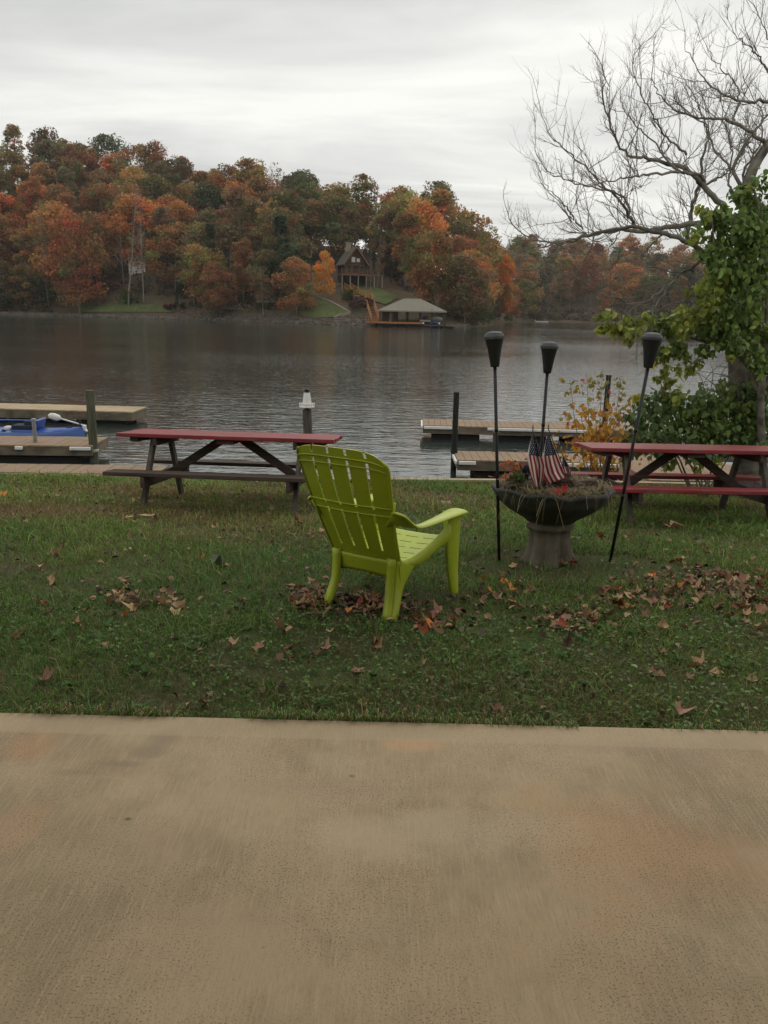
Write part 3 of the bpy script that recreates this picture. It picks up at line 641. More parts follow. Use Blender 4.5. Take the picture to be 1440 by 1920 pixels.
for i in range(6):
    mb = MB(); mb.box((-4.0+i*1.96,-2.1,bz/2-0.8), (0.24,0.24,bz+1.2)); mb.build('deck_post', M['tan_stone'], cabin)
# boathouse
bp_ = at_z(752, 613, WATER); boat_h = tag(empty('boathouse', (bp_[0], bp_[1], WATER), R(-4)), 'open boathouse with tan hipped roof and orange deck on the far shore', 'boathouse')
mpx = math.hypot(bp_[0], bp_[1])/FP     # metres per photo pixel here
def bx(px, py): return ((px-752)*mpx, (612.5-py)*mpx)
zd = 0.85
mb = MB(); mb.box((1.6-2.3,2.6,zd), (9.9,6.6,0.22)); mb.box((1.6-2.3,-0.72,zd-0.06), (9.9,0.1,0.34)); bd = mb.build('deck', M['orange_wood'], boat_h)
mb = MB(); mb.box((7.2,2.4,0.42), (6.8,5.6,0.18)); mb.box((10.2,0.9,0.25), (4.2,1.3,0.16)); mb.build('lower_deck', M['beam_wood'], boat_h)
for x in (-5.2,-2.2,1.2,4.0):
    mb = MB(); mb.tube([(x,-0.55,-1.3),(x,-0.55,zd)], 0.11, 8); mb.build('piling', M['dark_post'], boat_h)
for x in (4.4,7.5):
    mb = MB(); mb.tube([(x,-0.8,-1.3),(x,-0.8,zd-0.1)], 0.10, 8); mb.build('piling', M['dark_post'], boat_h); mb = MB(); mb.tube([(x,-0.8,zd-.16),(x,-0.8,zd+0.14)], 0.17, 8); mb.build('bumper', M['white'], boat_h)
zr = 3.15
mb = MB(); a0, a1, b0, b1 = -4.6, 8.9, -1.1, 6.3; rx0, rx1, ry = 0.4, 3.6, 2.6
mb.add([(a0,b0,zr),(a1,b0,zr),(a1,b1,zr),(a0,b1,zr),(rx0,ry,zr+2.35),(rx1,ry,zr+2.35),(a0,b0,zr-.25),(a1,b0,zr-.25),(a1,b1,zr-.25),(a0,b1,zr-.25)],
       [(0,1,5,4),(1,2,5),(2,3,4,5),(3,0,4),(6,7,1,0),(7,8,2,1),(8,9,3,2),(9,6,0,3),(9,8,7,6)])
mb.build('roof', M['shingle_tan'], boat_h)
for x in (-4.1,-1.7,1.0,3.6,6.0,8.4):
    for y in (-0.6,5.8):
        mb = MB(); mb.box((x,y,(zr+0.4)/2), (0.3,0.3,zr-0.5 if x < 5 else zr+0.2)); mb.build('post', M['orange_wood'] if False else M['log_wall'], boat_h)
mb = MB(); mb.box((-2.4,3.2,zd+1.15), (3.0,3.0,2.1)); lk = mb.build('storage_room', M['log_wall'], boat_h)
mb = MB(); mb.box((-2.1,1.66,zd+1.0), (0.75,0.06,1.8)); mb.build('door', M['tan_stone'], boat_h)
mb = MB()
for i in range(6): mb.box((-6.9+i*0.52-.0,-0.65,zd+0.55), (0.1,0.1,1.0))
for z in (0.4,0.95): mb.box((-5.3,-0.65,zd+z), (3.0,0.07,0.09))
mb.box((-5.6,0.9,zd-0.02), (2.6,3.4,0.2)); mb.build('railing', M['orange_wood'], bd)
def small_boat(name, x, y, z, ln, wd, m1, m2, label, cover=True):
    t = tag(empty(name, tuple(np.array([bp_[0], bp_[1], WATER])+_rz(R(-4))@np.array([x,y,z]))), label, 'boat')
    mb = MB(); k = 9; V = []; F = []
    for i in range(k):
        s = i/(k-1); b_ = wd/2*(1-abs(2*s-1)**2.6)*1.0+0.02; xx_ = (s-.5)*ln
        V += [(xx_,-b_,0.45),(xx_,-b_*0.6,0.05),(xx_,b_*0.6,0.05),(xx_,b_,0.45)]
    for i in range(k-1):
        for j in range(3): F.append((i*4+j, (i+1)*4+j, (i+1)*4+j+1, i*4+j+1))
    mb.add(V, F); mb.build('hull', m1, t, smooth=True)
    mb = MB(); V = []
    for i in range(k):
        s = i/(k-1); b_ = wd/2*(1-abs(2*s-1)**2.6)*.97+0.02; xx_ = (s-.5)*ln; hgt = 0.46+0.32*math.sin(math.pi*s)
        V += [(xx_,-b_,0.46),(xx_,-b_*.5,hgt),(xx_,b_*.5,hgt),(xx_,b_,0.46)]
    mb.add(V, [tuple(reversed(f)) for f in F]); mb.build('cover', m2, t, smooth=True)
    return t
small_boat('small_boat', 6.6,1.6,0.45,2.3,1.6, M['blue'], M['blue_light'], 'blue covered boat at the lower dock under the boathouse roof')
small_boat('small_boat', 6.9,2.8,1.35,2.4,1.5, M['cream'], M['white'], 'cream boat lifted above the blue one under the boathouse roof')
t = small_boat('jet_ski', 4.6,1.4,1.0,2.3,1.1, M['white'], M['navy'], 'dark and white jet ski parked on the boathouse deck')
mb = MB(); mb.box((0.1,0,0.95), (0.9,0.4,0.5)); mb.bar((-0.5,-.3,1.2), (-0.5,.3,1.2), .1, .1); mb.build('handlebar', M['navy'], t)
# orange stairs down the slope
st = tag(empty('wooden_stairs', (0,0,0)), 'orange wooden stairs zigzagging down the slope to the boathouse', 'stairs')
def flight(a, b, w_, n, name):
    a, b = np.array(a), np.array(b); mb = MB(); s = np.cross(b-a, (0,0,1)); s[2] = 0; s /= np.linalg.norm(s)
    for q in (-1, 1):
        mb.bar(a+s*q*w_/2, b+s*q*w_/2, 0.12, 0.35); mb.bar(a+s*q*w_/2+np.array([0,0,1.0]), b+s*q*w_/2+np.array([0,0,1.0]), 0.1, 0.12); mb.bar(a+s*q*w_/2+np.array([0,0,.55]), b+s*q*w_/2+np.array([0,0,.55]), 0.05, 0.1)
        for i in range(4): p = a+(b-a)*i/3+s*q*w_/2; mb.bar(p, p+np.array([0,0,1.1]), 0.12, 0.12)
    for i in range(n):
        p = a+(b-a)*(i+.5)/n; mb.bar(p-s*w_/2, p+s*w_/2, 0.3, 0.08)
    mb.build(name, M['orange_wood'], st)
pa, pb, pc, pd = hit(652, 548, 1.0), hit(668, 560, 1.0), hit(690, 567, 1.0), hit(716, 592, 0.6)
pd = np.array([bp_[0]-5.1, bp_[1]+1.6, WATER+zd+.1])
flight(pa, pb, 1.5, 10, 'flight'); flight(pc, pd, 1.5, 14, 'flight')
mb = MB(); ctr = (pb+pc)/2; ctr[2] = (pb[2]+pc[2])/2; mb.box(ctr, (3.6,2.2,0.25), _rz(R(-8)))
for sx in (-1.7, 0, 1.7):
    for sy2 in (-1, 1): mb.box(ctr+_rz(R(-8))@np.array([sx,sy2,-.4]), (.14,.14,3.0))
for z in (.6, 1.05): mb.box(ctr+_rz(R(-8))@np.array([0,-1.05,z]), (3.5,.07,.12))
mb.build('landing', M['orange_wood'], st)
# low tan retaining wall round the near lawn
mb = MB(); line = [hit(*q, 0.1) for q in [(600,561),(617,567),(636,577),(657,588),(640,592),(627,598)]]
for a, b in zip(line[:-1], line[1:]): mb.bar(a, b, 0.45, 0.7)
tag(mb.build('garden_wall', M['tan_stone']), 'low tan stone wall edging the lawn below the cabin', 'retaining wall')
mb = MB(); line = [hit(*q, 0.1) for q in [(606,538),(640,533),(676,535)]]
for a, b in zip(line[:-1], line[1:]): mb.bar(a, b, 0.4, 0.45)
tag(mb.build('garden_wall', M['tan_stone']), 'thin pale edging wall at the foot of the cabin deck', 'retaining wall')
# bank decks and steps on the left
def bank_deck(px, py, ln, dp, label, steps):
    p = hit(px, py, 0.5); t = tag(empty('bank_deck', tuple(p), R(5)), label, 'deck')
    mb = MB(); mb.box((0,0,0.0), (ln,dp,0.2)); mb.box((0,-dp/2-.05,-.1), (ln,.08,.35)); mb.build('platform', M['beam_wood'], t)
    mb = MB()
    for i in range(int(ln/1.1)+1):
        x = -ln/2+.1+i*(ln-.2)/int(ln/1.1); mb.box((x,-dp/2+.05,.5), (.11,.11,1.1))
    for z in (.3,.6,1.0): mb.box((0,-dp/2+.05,z), (ln,.06,.1))
    mb.build('railing', M['beam_wood'], t)
    for x in (-ln/2+.3,0,ln/2-.3):
        mb = MB(); mb.box((x,-dp/2+.2,-1.3), (.2,.2,2.6)); mb.build('leg', M['shade_black'], t)
    if steps:
        mb = MB(); a, b = np.array([ln/2-1.0,-dp/2,0.0]), np.array([ln/2+1.0,-dp/2-3.0,-2.3])
        for q in (-.7,.7):
            mb.bar(a+(q,0,0), b+(q,0,0), .12, .35); mb.bar(a+(q,0,.95), b+(q,0,.95), .1, .12)
            for i in range(4): r_ = a+(b-a)*i/3+(q,0,0); mb.bar(r_, r_+(0,0,1.0), .1, .1)
        for i in range(9): r_ = a+(b-a)*(i+.5)/9; mb.bar(r_-(.7,0,0), r_+(.7,0,0), .28, .08)
        mb.build('steps', M['tan_stone'], t)
bank_deck(433, 582, 7.5, 2.6, 'grey railed platform with wooden steps down to the left bank', True)
bank_deck(518, 570, 9.0, 2.6, 'long grey railed platform under the tall pine', False)
# small white boathouse in the far cove
fp_ = at_z(990, 603.5, WATER); mp2 = math.hypot(fp_[0], fp_[1])/FP
t = tag(empty('boat_dock', (fp_[0], fp_[1]-1, WATER), R(-6)), 'small dock with flat roof and white gable shed far across the cove', 'boat dock')
mb = MB(); mb.box((3,0,0.5), (11,4,0.3)); mb.build('deck', M['beam_wood'], t)
mb = MB(); mb.box((4.2,1,3.3), (7.5,4,0.3)); mb.build('roof', M['shingle'], t)
mb = MB(); mb.box((-1.2,0.5,1.8), (1.7,2.2,2.4)); mb.add([(-2.05,-.6,3.0),(-.35,-.6,3.0),(-1.2,-.6,3.9),(-2.05,1.6,3.0),(-.35,1.6,3.0),(-1.2,1.6,3.9)], [(0,1,2),(1,4,5,2),(4,3,5),(3,0,2,5)]); mb.build('shed', M['white'], t)
for x in (1.0,4.2,7.6):
    mb = MB(); mb.box((x,-.7,1.6), (.25,.25,3.4)); mb.build('post', M['log_wall'], t)
mb = MB(); mb.box((1.6,-2.2,0.55), (1.8,1.0,0.9)); mb.box((4.5,-2.4,0.25), (6.0,1.0,0.3)); mb.build('swim_platform', M['white'], t)
# pale house glimpsed among the trunks
pc_ = hit(257, 515); t = tag(empty('far_house', tuple(pc_), R(10)), 'white house barely showing between the pale bare trunks', 'house')
mb = MB(); mb.box((0,2,1.6), (4.4,3,4.2)); mb.build('wall', M['white'], t)
mb = MB(); mb.add([(-2.6,.2,3.6),(2.6,.2,3.6),(2.6,3.8,3.6),(-2.6,3.8,3.6),(-2.6,2,5.0),(2.6,2,5.0)], [(0,1,5,4),(2,3,4,5),(1,2,5),(3,0,4),(3,2,1,0)]); mb.build('roof', M['shingle'], t)
for px, py in ((184,546),(192,550),(176,552),(130,566)):
    p = hit(px, py, .3); mb = MB(); mb.lathe([(0.2,-.4),(.95,-.2),(1.1,.1),(.6,.5),(.15,.55)], 9, c=(0,0,0)); o = mb.build('pale_boulder', M['tan_stone']); o.location = tuple(p); tag(o, 'pale boulder on the left lawn behind the rust orange tree', 'boulder', 'pale boulders on the left lawn')

# ------------------------------------------------------------------ docks on the near water
def dock(p0, p1, width, name, label, topmat, sidemat, zt=-1.05, hb=0.16, edges=(), gap=0.006, endcap=None, floats=True):
    """p0,p1: front (near) top edge ends; deck extends away from the viewer by width."""
    p0, p1 = np.array(p0, float), np.array(p1, float); ln = np.linalg.norm((p1-p0)[:2]); a = math.atan2(p1[1]-p0[1], p1[0]-p0[0])
    t = tag(empty(name, (p0[0], p0[1], zt), a), label, 'dock')
    mb = MB(); n = max(3, int(ln/0.145)); w_ = ln/n; g3 = np.random.default_rng(int(abs(p0[0])*100))
    for i in range(n): mb.box(((i+.5)*w_,width/2,-.018+g3.normal(0,.0015)), (w_-gap,width+g3.normal(0,.012),.034))
    mb.build('planking', topmat, t, bevel=0.003, segs=1)
    mb = MB(); mb.box((ln/2,0.03,-.04-hb/2), (ln-.01,0.05,hb)); mb.box((ln/2,width-.03,-.04-hb/2), (ln-.01,0.05,hb)); mb.box((0.03,width/2,-.04-hb/2), (0.05,width-.12,hb)); mb.box((ln-.03,width/2,-.04-hb/2), (0.05,width-.12,hb)); mb.build('side_beam', sidemat, t)
    if floats:
        for i in range(max(2, int(ln/1.6))):
            k = max(2, int(ln/1.6)); mb = MB(); mb.box(((i+.5)*ln/k,width/2,-.38), (ln/k*.72,width*.8,.32)); mb.build('float', M['shade_black'], t, bevel=.03)  # near-black block, paints the shadow gap between deck and water
    for (s0, s1) in edges:
        mb = MB(); mb.box(((s0+s1)/2,-0.022,-.055), (s1-s0,0.05,.07)); mb.build('bumper', M['white'], t, bevel=.015)
    if endcap is not None:
        mb = MB(); x = ln+.022 if endcap > 0 else -.022; mb.box((x,width/2,-.055), (.05,width,.07)); mb.build('bumper', M['white'], t, bevel=.015)
    return t
q1 = at_z(172,836,-1.05); q0 = at_z(-260,831,-1.05); w1 = 1.15
dock(q0, q1, w1, 'floating_dock', 'weathered plank dock beside the blue boat at left', M['dock_wood'], M['beam_wood'], edges=((np.linalg.norm(q1-q0)-.42,np.linalg.norm(q1-q0)-.02),(np.linalg.norm(q1-q0)-1.45,np.linalg.norm(q1-q0)-1.3)))
q1 = at_z(248,772,-1.05); q0 = at_z(-260,759,-1.05)
dock(q0, q1, 1.15, 'floating_dock', 'pale new timber dock lying farther out at left', M['new_wood'], M['beam_wood'], hb=.20)
q0 = at_z(858,862,-1.05); q1 = at_z(1340,872,-1.05)
dock(q0, q1, 1.0, 'floating_dock', 'weathered dock with white bumpers behind the flags', M['dock_wood'], M['beam_wood'], edges=((0.02,.34),(1.35,3.3)), endcap=-1)
q0 = at_z(793,797,-1.05); q1 = at_z(1300,810,-1.05)
dock(q0, q1, 1.15, 'floating_dock', 'outer dock with long white edge strip behind the torches', M['dock_wood'], M['beam_wood'], edges=((0.02,.85),(1.55,4.0)), endcap=-1)
# boardwalk along the lawn
p0, p1 = (-9.0, float(shore_y(-9.0))+.11), (-3.0, float(shore_y(-3.0))+.11)
dock((p0[0],p0[1],0), (p1[0],p1[1],0), 0.62, 'boardwalk', 'brown plank boardwalk running along the lawn edge at left', M['dock_wood'], M['beam_wood'], zt=-.555, floats=False)
p0, p1 = (3.6, float(shore_y(3.6))+.11), (9.0, float(shore_y(9.0))+.11)
dock((p0[0],p0[1],0), (p1[0],p1[1],0), 1.3, 'boardwalk', 'plank boardwalk glimpsed under the right picnic table', M['dock_wood'], M['new_wood'], zt=-.555, floats=False)
# pilings and posts
def pole(px, pyt, pyb, zb, rad, mt, label, name='piling', cat='post', capm=None, lean=(0,0), extra=1.6):
    b = at_z(px, pyb, zb); tp = at_y(px, pyt, b[1]); hgt = tp[2]-zb
    t = tag(empty(name, tuple(b)), label, cat)
    mb = MB(); mb.tube([(0,0,-extra),(lean[0]*.5,lean[1]*.5,hgt*.5),(lean[0],lean[1],hgt)], [rad,rad*.98,rad*.95], 16); mb.build('shaft', mt, t, smooth=False)
    return t, hgt, b
t, h_, _ = pole(177, 732, 866, WATER, .085, M['piling'], 'thick green-grey wooden piling at the end of the left dock')
mb = MB(); mb.lathe([(.092,.20),(.103,.215),(.103,.245),(.092,.26)], 16, cap=False); mb.build('rope_loop', M['rope'], t)
mb = MB(); mb.tube([(-.08,-.03,.24),(-.18,.0,.30),(-.30,.02,.34)], .012, 6); mb.build('rope_tail', M['rope'], t)
t, h_, _ = pole(69, 785, 862, WATER, .04, M['galv'], 'thin galvanised metal pipe beside the left dock')
mb = MB(); mb.lathe([(.048,h_-.05),(.048,h_-.01),(.03,h_+.005)], 14); mb.build('cap', M['galv'], t)
t, h_, _ = pole(850, 735, 882, WATER, .057, M['dark_post'], 'tall black round post at the corner of the right dock')
mb = MB(); mb.lathe([(.064,.35),(.07,.37),(.07,.40),(.064,.42)], 14, cap=False); mb.build('ring', M['dark_post'], t)
t, h_, _ = pole(927, 812, 856, -1.2, .055, M['grey_wood'], 'short grey post hidden behind the left torch pole')
mb = MB(); mb.box((0,0,h_+.01), (.13,.13,.03)); mb.build('cap', M['grey_wood'], t)
t, h_, _ = pole(1131, 705, 826, WATER, .065, M['dark_post'], 'dark piling rising behind the yellow sapling')
mb = MB(); mb.box((0,0,h_+.01), (.12,.12,.03)); mb.build('cap', M['dark_post'], t)
t, h_, _ = pole(1157, 768, 826, WATER, .03, M['galv'], 'slim grey pole just right of the dark piling')
mb = MB(); mb.lathe([(.036,h_-.05),(.036,h_-.01),(.02,h_)], 12); mb.build('cap', M['galv'], t)
# lamp piling with white lighthouse lantern
t, h_, b = pole(579, 768, 866, WATER, .092, M['grey_wood'], 'weathered grey piling carrying the white lantern', lean=(-.035,0))
lt = tag(empty('lighthouse_lantern', (b[0]-.035, b[1], WATER+h_)), 'small white lighthouse-shaped lantern with black top on the grey piling', 'lantern')
mb = MB(); mb.lathe([(.05,-.03),(.05,.04)], 16); mb.build('base', M['black'], lt)
mb = MB(); mb.lathe([(.10,.035),(.155,.05),(.15,.07),(.10,.075)], 20)
for i in range(8): a = i*math.pi/4; mb.box((.145*math.cos(a),.145*math.sin(a),.09), (.02,.02,.07))
mb.lathe([(.150,.115),(.158,.12),(.150,.13)], 20, cap=False); mb.build('gallery', M['white'], lt)
mb = MB(); mb.lathe([(.095,.07),(.088,.12),(.062,.33),(.058,.345)], 20, mod=lambda r, z, a: (r*(1+.03*math.cos(10*a)), z)); mb.build('tower', M['white'], lt, smooth=True)
mb = MB(); mb.lathe([(.065,.343),(.065,.36),(.045,.365),(.045,.395),(.055,.40),(.012,.425)], 16); mb.build('lamp_cap', M['black'], lt)
# blue boat tied at the left dock
bt_p = at_z(168, 815, -1.20); bt = tag(empty('rowing_boat', (bt_p[0]-.08, bt_p[1]+.0, WATER-.07), R(0.5)), 'blue plastic boat with seats and white paddle tied beside the left dock', 'boat')
LN = 3.9; k = 25
def bw(s): return .40*(1-abs(s)**3.2)**.8 if s < 0 else .40*max(0.0, 1-s**2.4)**.85
V = []; F = []; prof = [(1.0,.33),(1.04,.30),(.98,.20),(.80,.04),(.35,-.05),(-.35,-.05),(-.80,.04),(-.98,.20),(-1.04,.30),(-1.0,.33)]
for i in range(k):
    s = -1+2*i/(k-1); b_ = bw(s)+.03; rise = .07*max(0, s)**3
    for (u_, z_) in prof: V.append((-LN/2+LN/2*s, u_*b_, z_+rise))
m_p = len(prof)
for i in range(k-1):
    for j in range(m_p-1): F.append((i*m_p+j, i*m_p+j+1, (i+1)*m_p+j+1, (i+1)*m_p+j))
mb = MB(); mb.add(V, F); mb.build('hull', M['blue_light'], bt, smooth=True)
def deckz(s, u_):          # moulded deck: raised coaming, two wells
    rise = .07*max(0, s)**3; z = .335+rise+.05*(1-u_*u_)
    for c_, l_ in ((-.35,.24),(.28,.22)):
        d_ = abs(s-c_)/l_
        if d_ < 1: z = min(z, .335+rise+.05-.24*min(1, (1-d_)*5)*min(1, max(0, (.82-abs(u_))*6)))
    return z
V = []; F = []; k2 = 61; m2 = 15
for i in range(k2):
    s = -1+2*i/(k2-1); b_ = bw(s)+.03
    for j in range(m2): u_ = -1+2*j/(m2-1); V.append((-LN/2+LN/2*s, u_*b_, deckz(s, u_)))
for i in range(k2-1):
    for j in range(m2-1): F.append((i*m2+j, (i+1)*m2+j, (i+1)*m2+j+1, i*m2+j+1))
mb = MB(); mb.add(V, F); mb.build('deck', M['blue'], bt, smooth=True)
for sx in (-1.45,):
    mb = MB()
    mb.bar((sx-1.5,0,.36), (sx-1.62,0,.62), .5, .06); mb.box((sx-1.3,0,.28), (.42,.5,.08)); mb.build('seat', M['blue'], bt, bevel=.03)
mb = MB(); mb.bar((-2.25,0,.36), (-2.38,0,.60), .52, .06); mb.bar((-1.05,0,.36), (-.98,0,.60), .52, .07); mb.box((-1.5,0,.56), (1.1,.06,.03)); mb.build('backrest', M['blue'], bt, bevel=.025)
mb = MB(); mb.box((-2.05,-.05,.40), (.26,.24,.09)); mb.box((-1.74,.06,.37), (.16,.18,.10)); mb.build('cushion', M['white'], bt, bevel=.04)
mb = MB(); mb.box((-1.35,0,.42), (.45,.34,.1)); mb.box((-1.22,0,.50), (.2,.2,.12)); mb.build('pedal_unit', M['navy'], bt, bevel=.02)
mb = MB(); mb.tube([(-.10,.0,.34),(-.12,.0,.60)], .022, 8); mb.tube([(-.30,-.02,.42),(-.42,0,.42)], .03, 8); mb.build('motor_bracket', M['navy'], bt)
mb = MB(); mb.tube([(.02,0,.46),(-.55,.0,.62)], .018, 8); mb.lathe([(.02,-.14),(.07,-.08),(.08,.02),(.06,.11),(.015,.15)], 12, mod=lambda r, z, a: (r*(1 if abs(math.cos(a)) > .3 else .8), z), c=(-.66,0,.65), axis=_ry(R(-75)))
pd_ = mb.build('paddle', M['white'], bt, smooth=True)
mb = MB(); mb.box((-.02,.0,.42), (.07,.10,.13)); mb.bar((-.1,.05,.46), (.05,-.05,.34), .05, .06); mb.build('motor', M['white'], bt, bevel=.02)
# green rope lying along the boardwalk
mb = MB(); pts_ = [at_z(x, y, gz(0, 10.5)+.03) for x, y in ((-60,887),(40,892),(110,896),(180,902),(215,905))]
mb.tube(pts_, .009, 6); tag(mb.build('mooring_rope', M['green_rope']), 'thin green rope lying across the grass by the left boardwalk', 'rope')
# white plastic shapes behind the right bush
t_p = at_z(1340, 850, -.55); ch = tag(empty('white_rowboat', (t_p[0]+.2, t_p[1]+1.6, -.98), R(8)), 'white boat mostly hidden behind the bush above the right table', 'boat')
mb = MB(); V = []; F = []
for i in range(13):
    s = -1+i/6; b_ = .45*max(0, 1-abs(s)**2.6)+.03
    for (u_, z_) in ((1,.60),(.9,.25),(.4,0),(-.4,0),(-.9,.25),(-1,.60)): V.append((s*1.7+1.5, u_*b_, z_+.1*s*s))
for i in range(12):
    for j in range(5): F.append((i*6+j, i*6+j+1, (i+1)*6+j+1, (i+1)*6+j))
mb.add(V, F); mb.build('hull', M['white'], ch, smooth=True)
mb = MB(); mb.box((1.1,0,.5), (.25,.8,.04)); mb.box((2.0,0,.5), (.25,.8,.04)); mb.build('thwart', M['white'], ch)

# ------------------------------------------------------------------ picnic tables
def picnic(loc, rz, ln, legx, seatmat, label, topmat, zdrop=0.0):
    t = tag(empty('picnic_table', loc, rz), label, 'picnic table', 'picnic tables on the lawn')
    t.rotation_euler = (R(-4.6), 0, rz)
    mb = MB(); n = 5; bwid = .142; g4 = np.random.default_rng(int(ln*100))
    for i in range(n):
        y = (i-(n-1)/2)*.150; mb.box((g4.normal(0,.006),y,.760), (ln,bwid,.040))
    mb.build('tabletop', topmat, t, bevel=.006)
    for s in (-1, 1):
        mb = MB(); mb.box((0,s*.665,.405), (ln,.125,.040)); mb.box((.004,s*.535,.405), (ln-.01,.125,.040)); mb.build('bench_seat', seatmat, t, bevel=.006)
    for sx in (-1, 1):
        x = sx*legx
        for s in (-1, 1):
            mb = MB(); mb.bar((x,s*.66,-.06), (x,s*.24,.735), .085, .040, up=(1,0,0)); mb.build('leg', M['grey_wood'], t, bevel=.004)
        mb = MB(); mb.box((x-sx*.042,0,.330), (.040,1.44,.11)); mb.build('seat_beam', M['dark_wood'], t, bevel=.004)
        mb = MB(); mb.box((x-sx*.042,0,.700), (.040,.72,.075)); mb.build('top_cleat', M['dark_wood'], t, bevel=.004)
        mb = MB(); mb.bar((x-sx*.08,0,.345), (sx*.09,0,.73), .085, .040, up=(0,1,0)); mb.build('brace', M['dark_wood'], t, bevel=.004)
        mb = MB(); mb.box((sx*(ln/2-.17),0,.715), (.085,.66,.045)); mb.build('end_cleat', M['dark_wood'], t, bevel=.004)
    mb = MB(); mb.box((0,0,.717), (.18,.66,.042)); mb.build('center_cleat', M['dark_wood'], t, bevel=.004)
    return t
tl = at_z(430, 950, -.46)
TLX, TLY = -1.60, 8.42
picnic((TLX,TLY,float(gz(TLX,TLY))-.030), R(-4.0), 2.22, .76, M['dark_wood'], 'picnic table with red top and dark brown benches by the water', M['red_paint'])
TRX, TRY = 3.08, 8.27
picnic((TRX,TRY,float(gz(TRX,TRY))-.055), R(0.6), 2.10, .69, M['red_paint'], 'picnic table with red top and red benches beside the bush', M['red_paint'])

# ------------------------------------------------------------------ the lime chair
CO = np.array([.030, 4.66]); ca_ = R(58.5-90)
chair = tag(empty('garden_chair', (CO[0], CO[1], float(gz(CO[0], CO[1]))+.01), ca_), 'lime green plastic slatted garden chair facing the lake', 'chair')
chair.scale = (1.02,1.02,1.02); chair.location.y += .035
# local: x = sitter's right, y = forward
def lerp(a, b, t): return a+(b-a)*t
def back_pt(s, t):
    """s -1..1 across, t 0..1 up the back"""
    hw = np.interp(t, [0,.25,.6,1], [.215,.232,.262,.292])
    z = .285+t*(.680) - (.050 if s > 0 else .022)*abs(s)**5*t**6 + .010*(1-s*s)*t**4
    if t > .85: hw -= .022*((t-.85)/.15)**3
    y = -.235-.315*t + .045*(s*s)*(.4+.6*t) - .02*math.sin(math.pi*t)
    return (s*hw, y, z)
cols = []; G_ = 0.030
bounds = [-1,-.6,-.2,.2,.6,1]
sl = [-1]
for b_ in bounds[1:-1]: sl += [b_-G_, b_+G_]
sl.append(1)
scol = []; slotcol = set()
for i in range(len(sl)-1):
    if i % 2 == 1: slotcol.add(len(scol)); scol.append(sl[i])
    else: scol += list(np.linspace(sl[i], sl[i+1], 5)[:-1])
scol.append(1.0)
trow = sorted(set(list(np.round(np.linspace(0, 1, 33), 4))+[.145,.155,.49,.53,.905,.91,.95]))
solid = lambda t: t < .15 or .49 <= t < .53 or (.91 <= t < .95)
mb = MB(); V = [back_pt(s, t) for t in trow for s in scol]; nc = len(scol); F = []
for j in range(len(trow)-1):
    for i in range(nc-1):
        if i in slotcol and not solid((trow[j]+trow[j+1])/2): continue
        F.append((j*nc+i, j*nc+i+1, (j+1)*nc+i+1, (j+1)*nc+i))
mb.add(V, F); bk = mb.build('backrest', M['lime'], chair, smooth=True)
so_ = bk.modifiers.new('solid', 'SOLIDIFY'); so_.thickness = .007; so_.offset = 0
es = bk.modifiers.new('split', 'EDGE_SPLIT'); es.split_angle = R(45)
# raised bands and rolled edge
def off(p, d): return (p[0], p[1]-d, p[2])
mb = MB()
for tt in (.475,.545,.87,.925):
    mb.tube([off(back_pt(s, tt), .007) for s in np.linspace(-.99, .99, 25)], .0042, 6)
mb.build('rib', M['lime'], bk, smooth=True)
mb = MB()
for s in (-1, 1): mb.tube([back_pt(s, t) for t in np.linspace(0, 1, 30)], .0085, 8); mb.build('rim', M['lime'], bk, smooth=True)
# lower back apron
mb = MB(); V = []; nn_ = 17
for j, t in enumerate(np.linspace(0, 1, 6)):
    for s in np.linspace(-1, 1, nn_):
        p0_ = back_pt(s, .06); V.append((p0_[0]*1.03, p0_[1]-.010+.02*t, p0_[2]-t*(.095+.035*abs(s)**3)))
F = [(j*nn_+i+1, j*nn_+i, (j+1)*nn_+i, (j+1)*nn_+i+1) for j in range(5) for i in range(nn_-1)]
mb.add(V, F); ap = mb.build('apron', M['lime'], chair, smooth=True); q = ap.modifiers.new('solid', 'SOLIDIFY'); q.thickness = .010; q.offset = 0
# seat: dished and sloping back, short slots across
def seat_pt(u, v):
    """u -1..1 across, v 0 back .. 1 front"""
    hw = lerp(.205, .262, v**.8); y = lerp(-.235, .275, v)
    z = lerp(.285, .372, v**.9) - .012*math.sin(math.pi*v) + .012*u*u - (.035*((v-.9)/.1)**2 if v > .9 else 0)
    return (u*hw, y, z)
us_ = list(np.linspace(-1, 1, 31)); slots_v = [.10,.24,.38,.52,.66,.80]
vrow = []
for sv in slots_v: vrow += [sv-.007, sv+.007]
vrow = sorted(vrow+[0,.03,.06,.17,.31,.45,.59,.73,.86,.9,.93,.96,.98,1.0])
V = [seat_pt(u, v) for v in vrow for u in us_]; nu = len(us_); F = []
for j in range(len(vrow)-1):
    mid = (vrow[j]+vrow[j+1])/2; isl = any(abs(mid-sv) < .004 for sv in slots_v)
    for i in range(nu-1):
        um = (us_[i]+us_[i+1])/2
        if isl and (.07 < abs(um) < .40 or .52 < abs(um) < .84): continue
        F.append((j*nu+i, j*nu+i+1, (j+1)*nu+i+1, (j+1)*nu+i))
mb = MB(); mb.add(V, F); se = mb.build('seat', M['lime'], chair, smooth=True); q = se.modifiers.new('solid', 'SOLIDIFY'); q.thickness = .008; q.offset = -1; q = se.modifiers.new('split', 'EDGE_SPLIT'); q.split_angle = R(45)
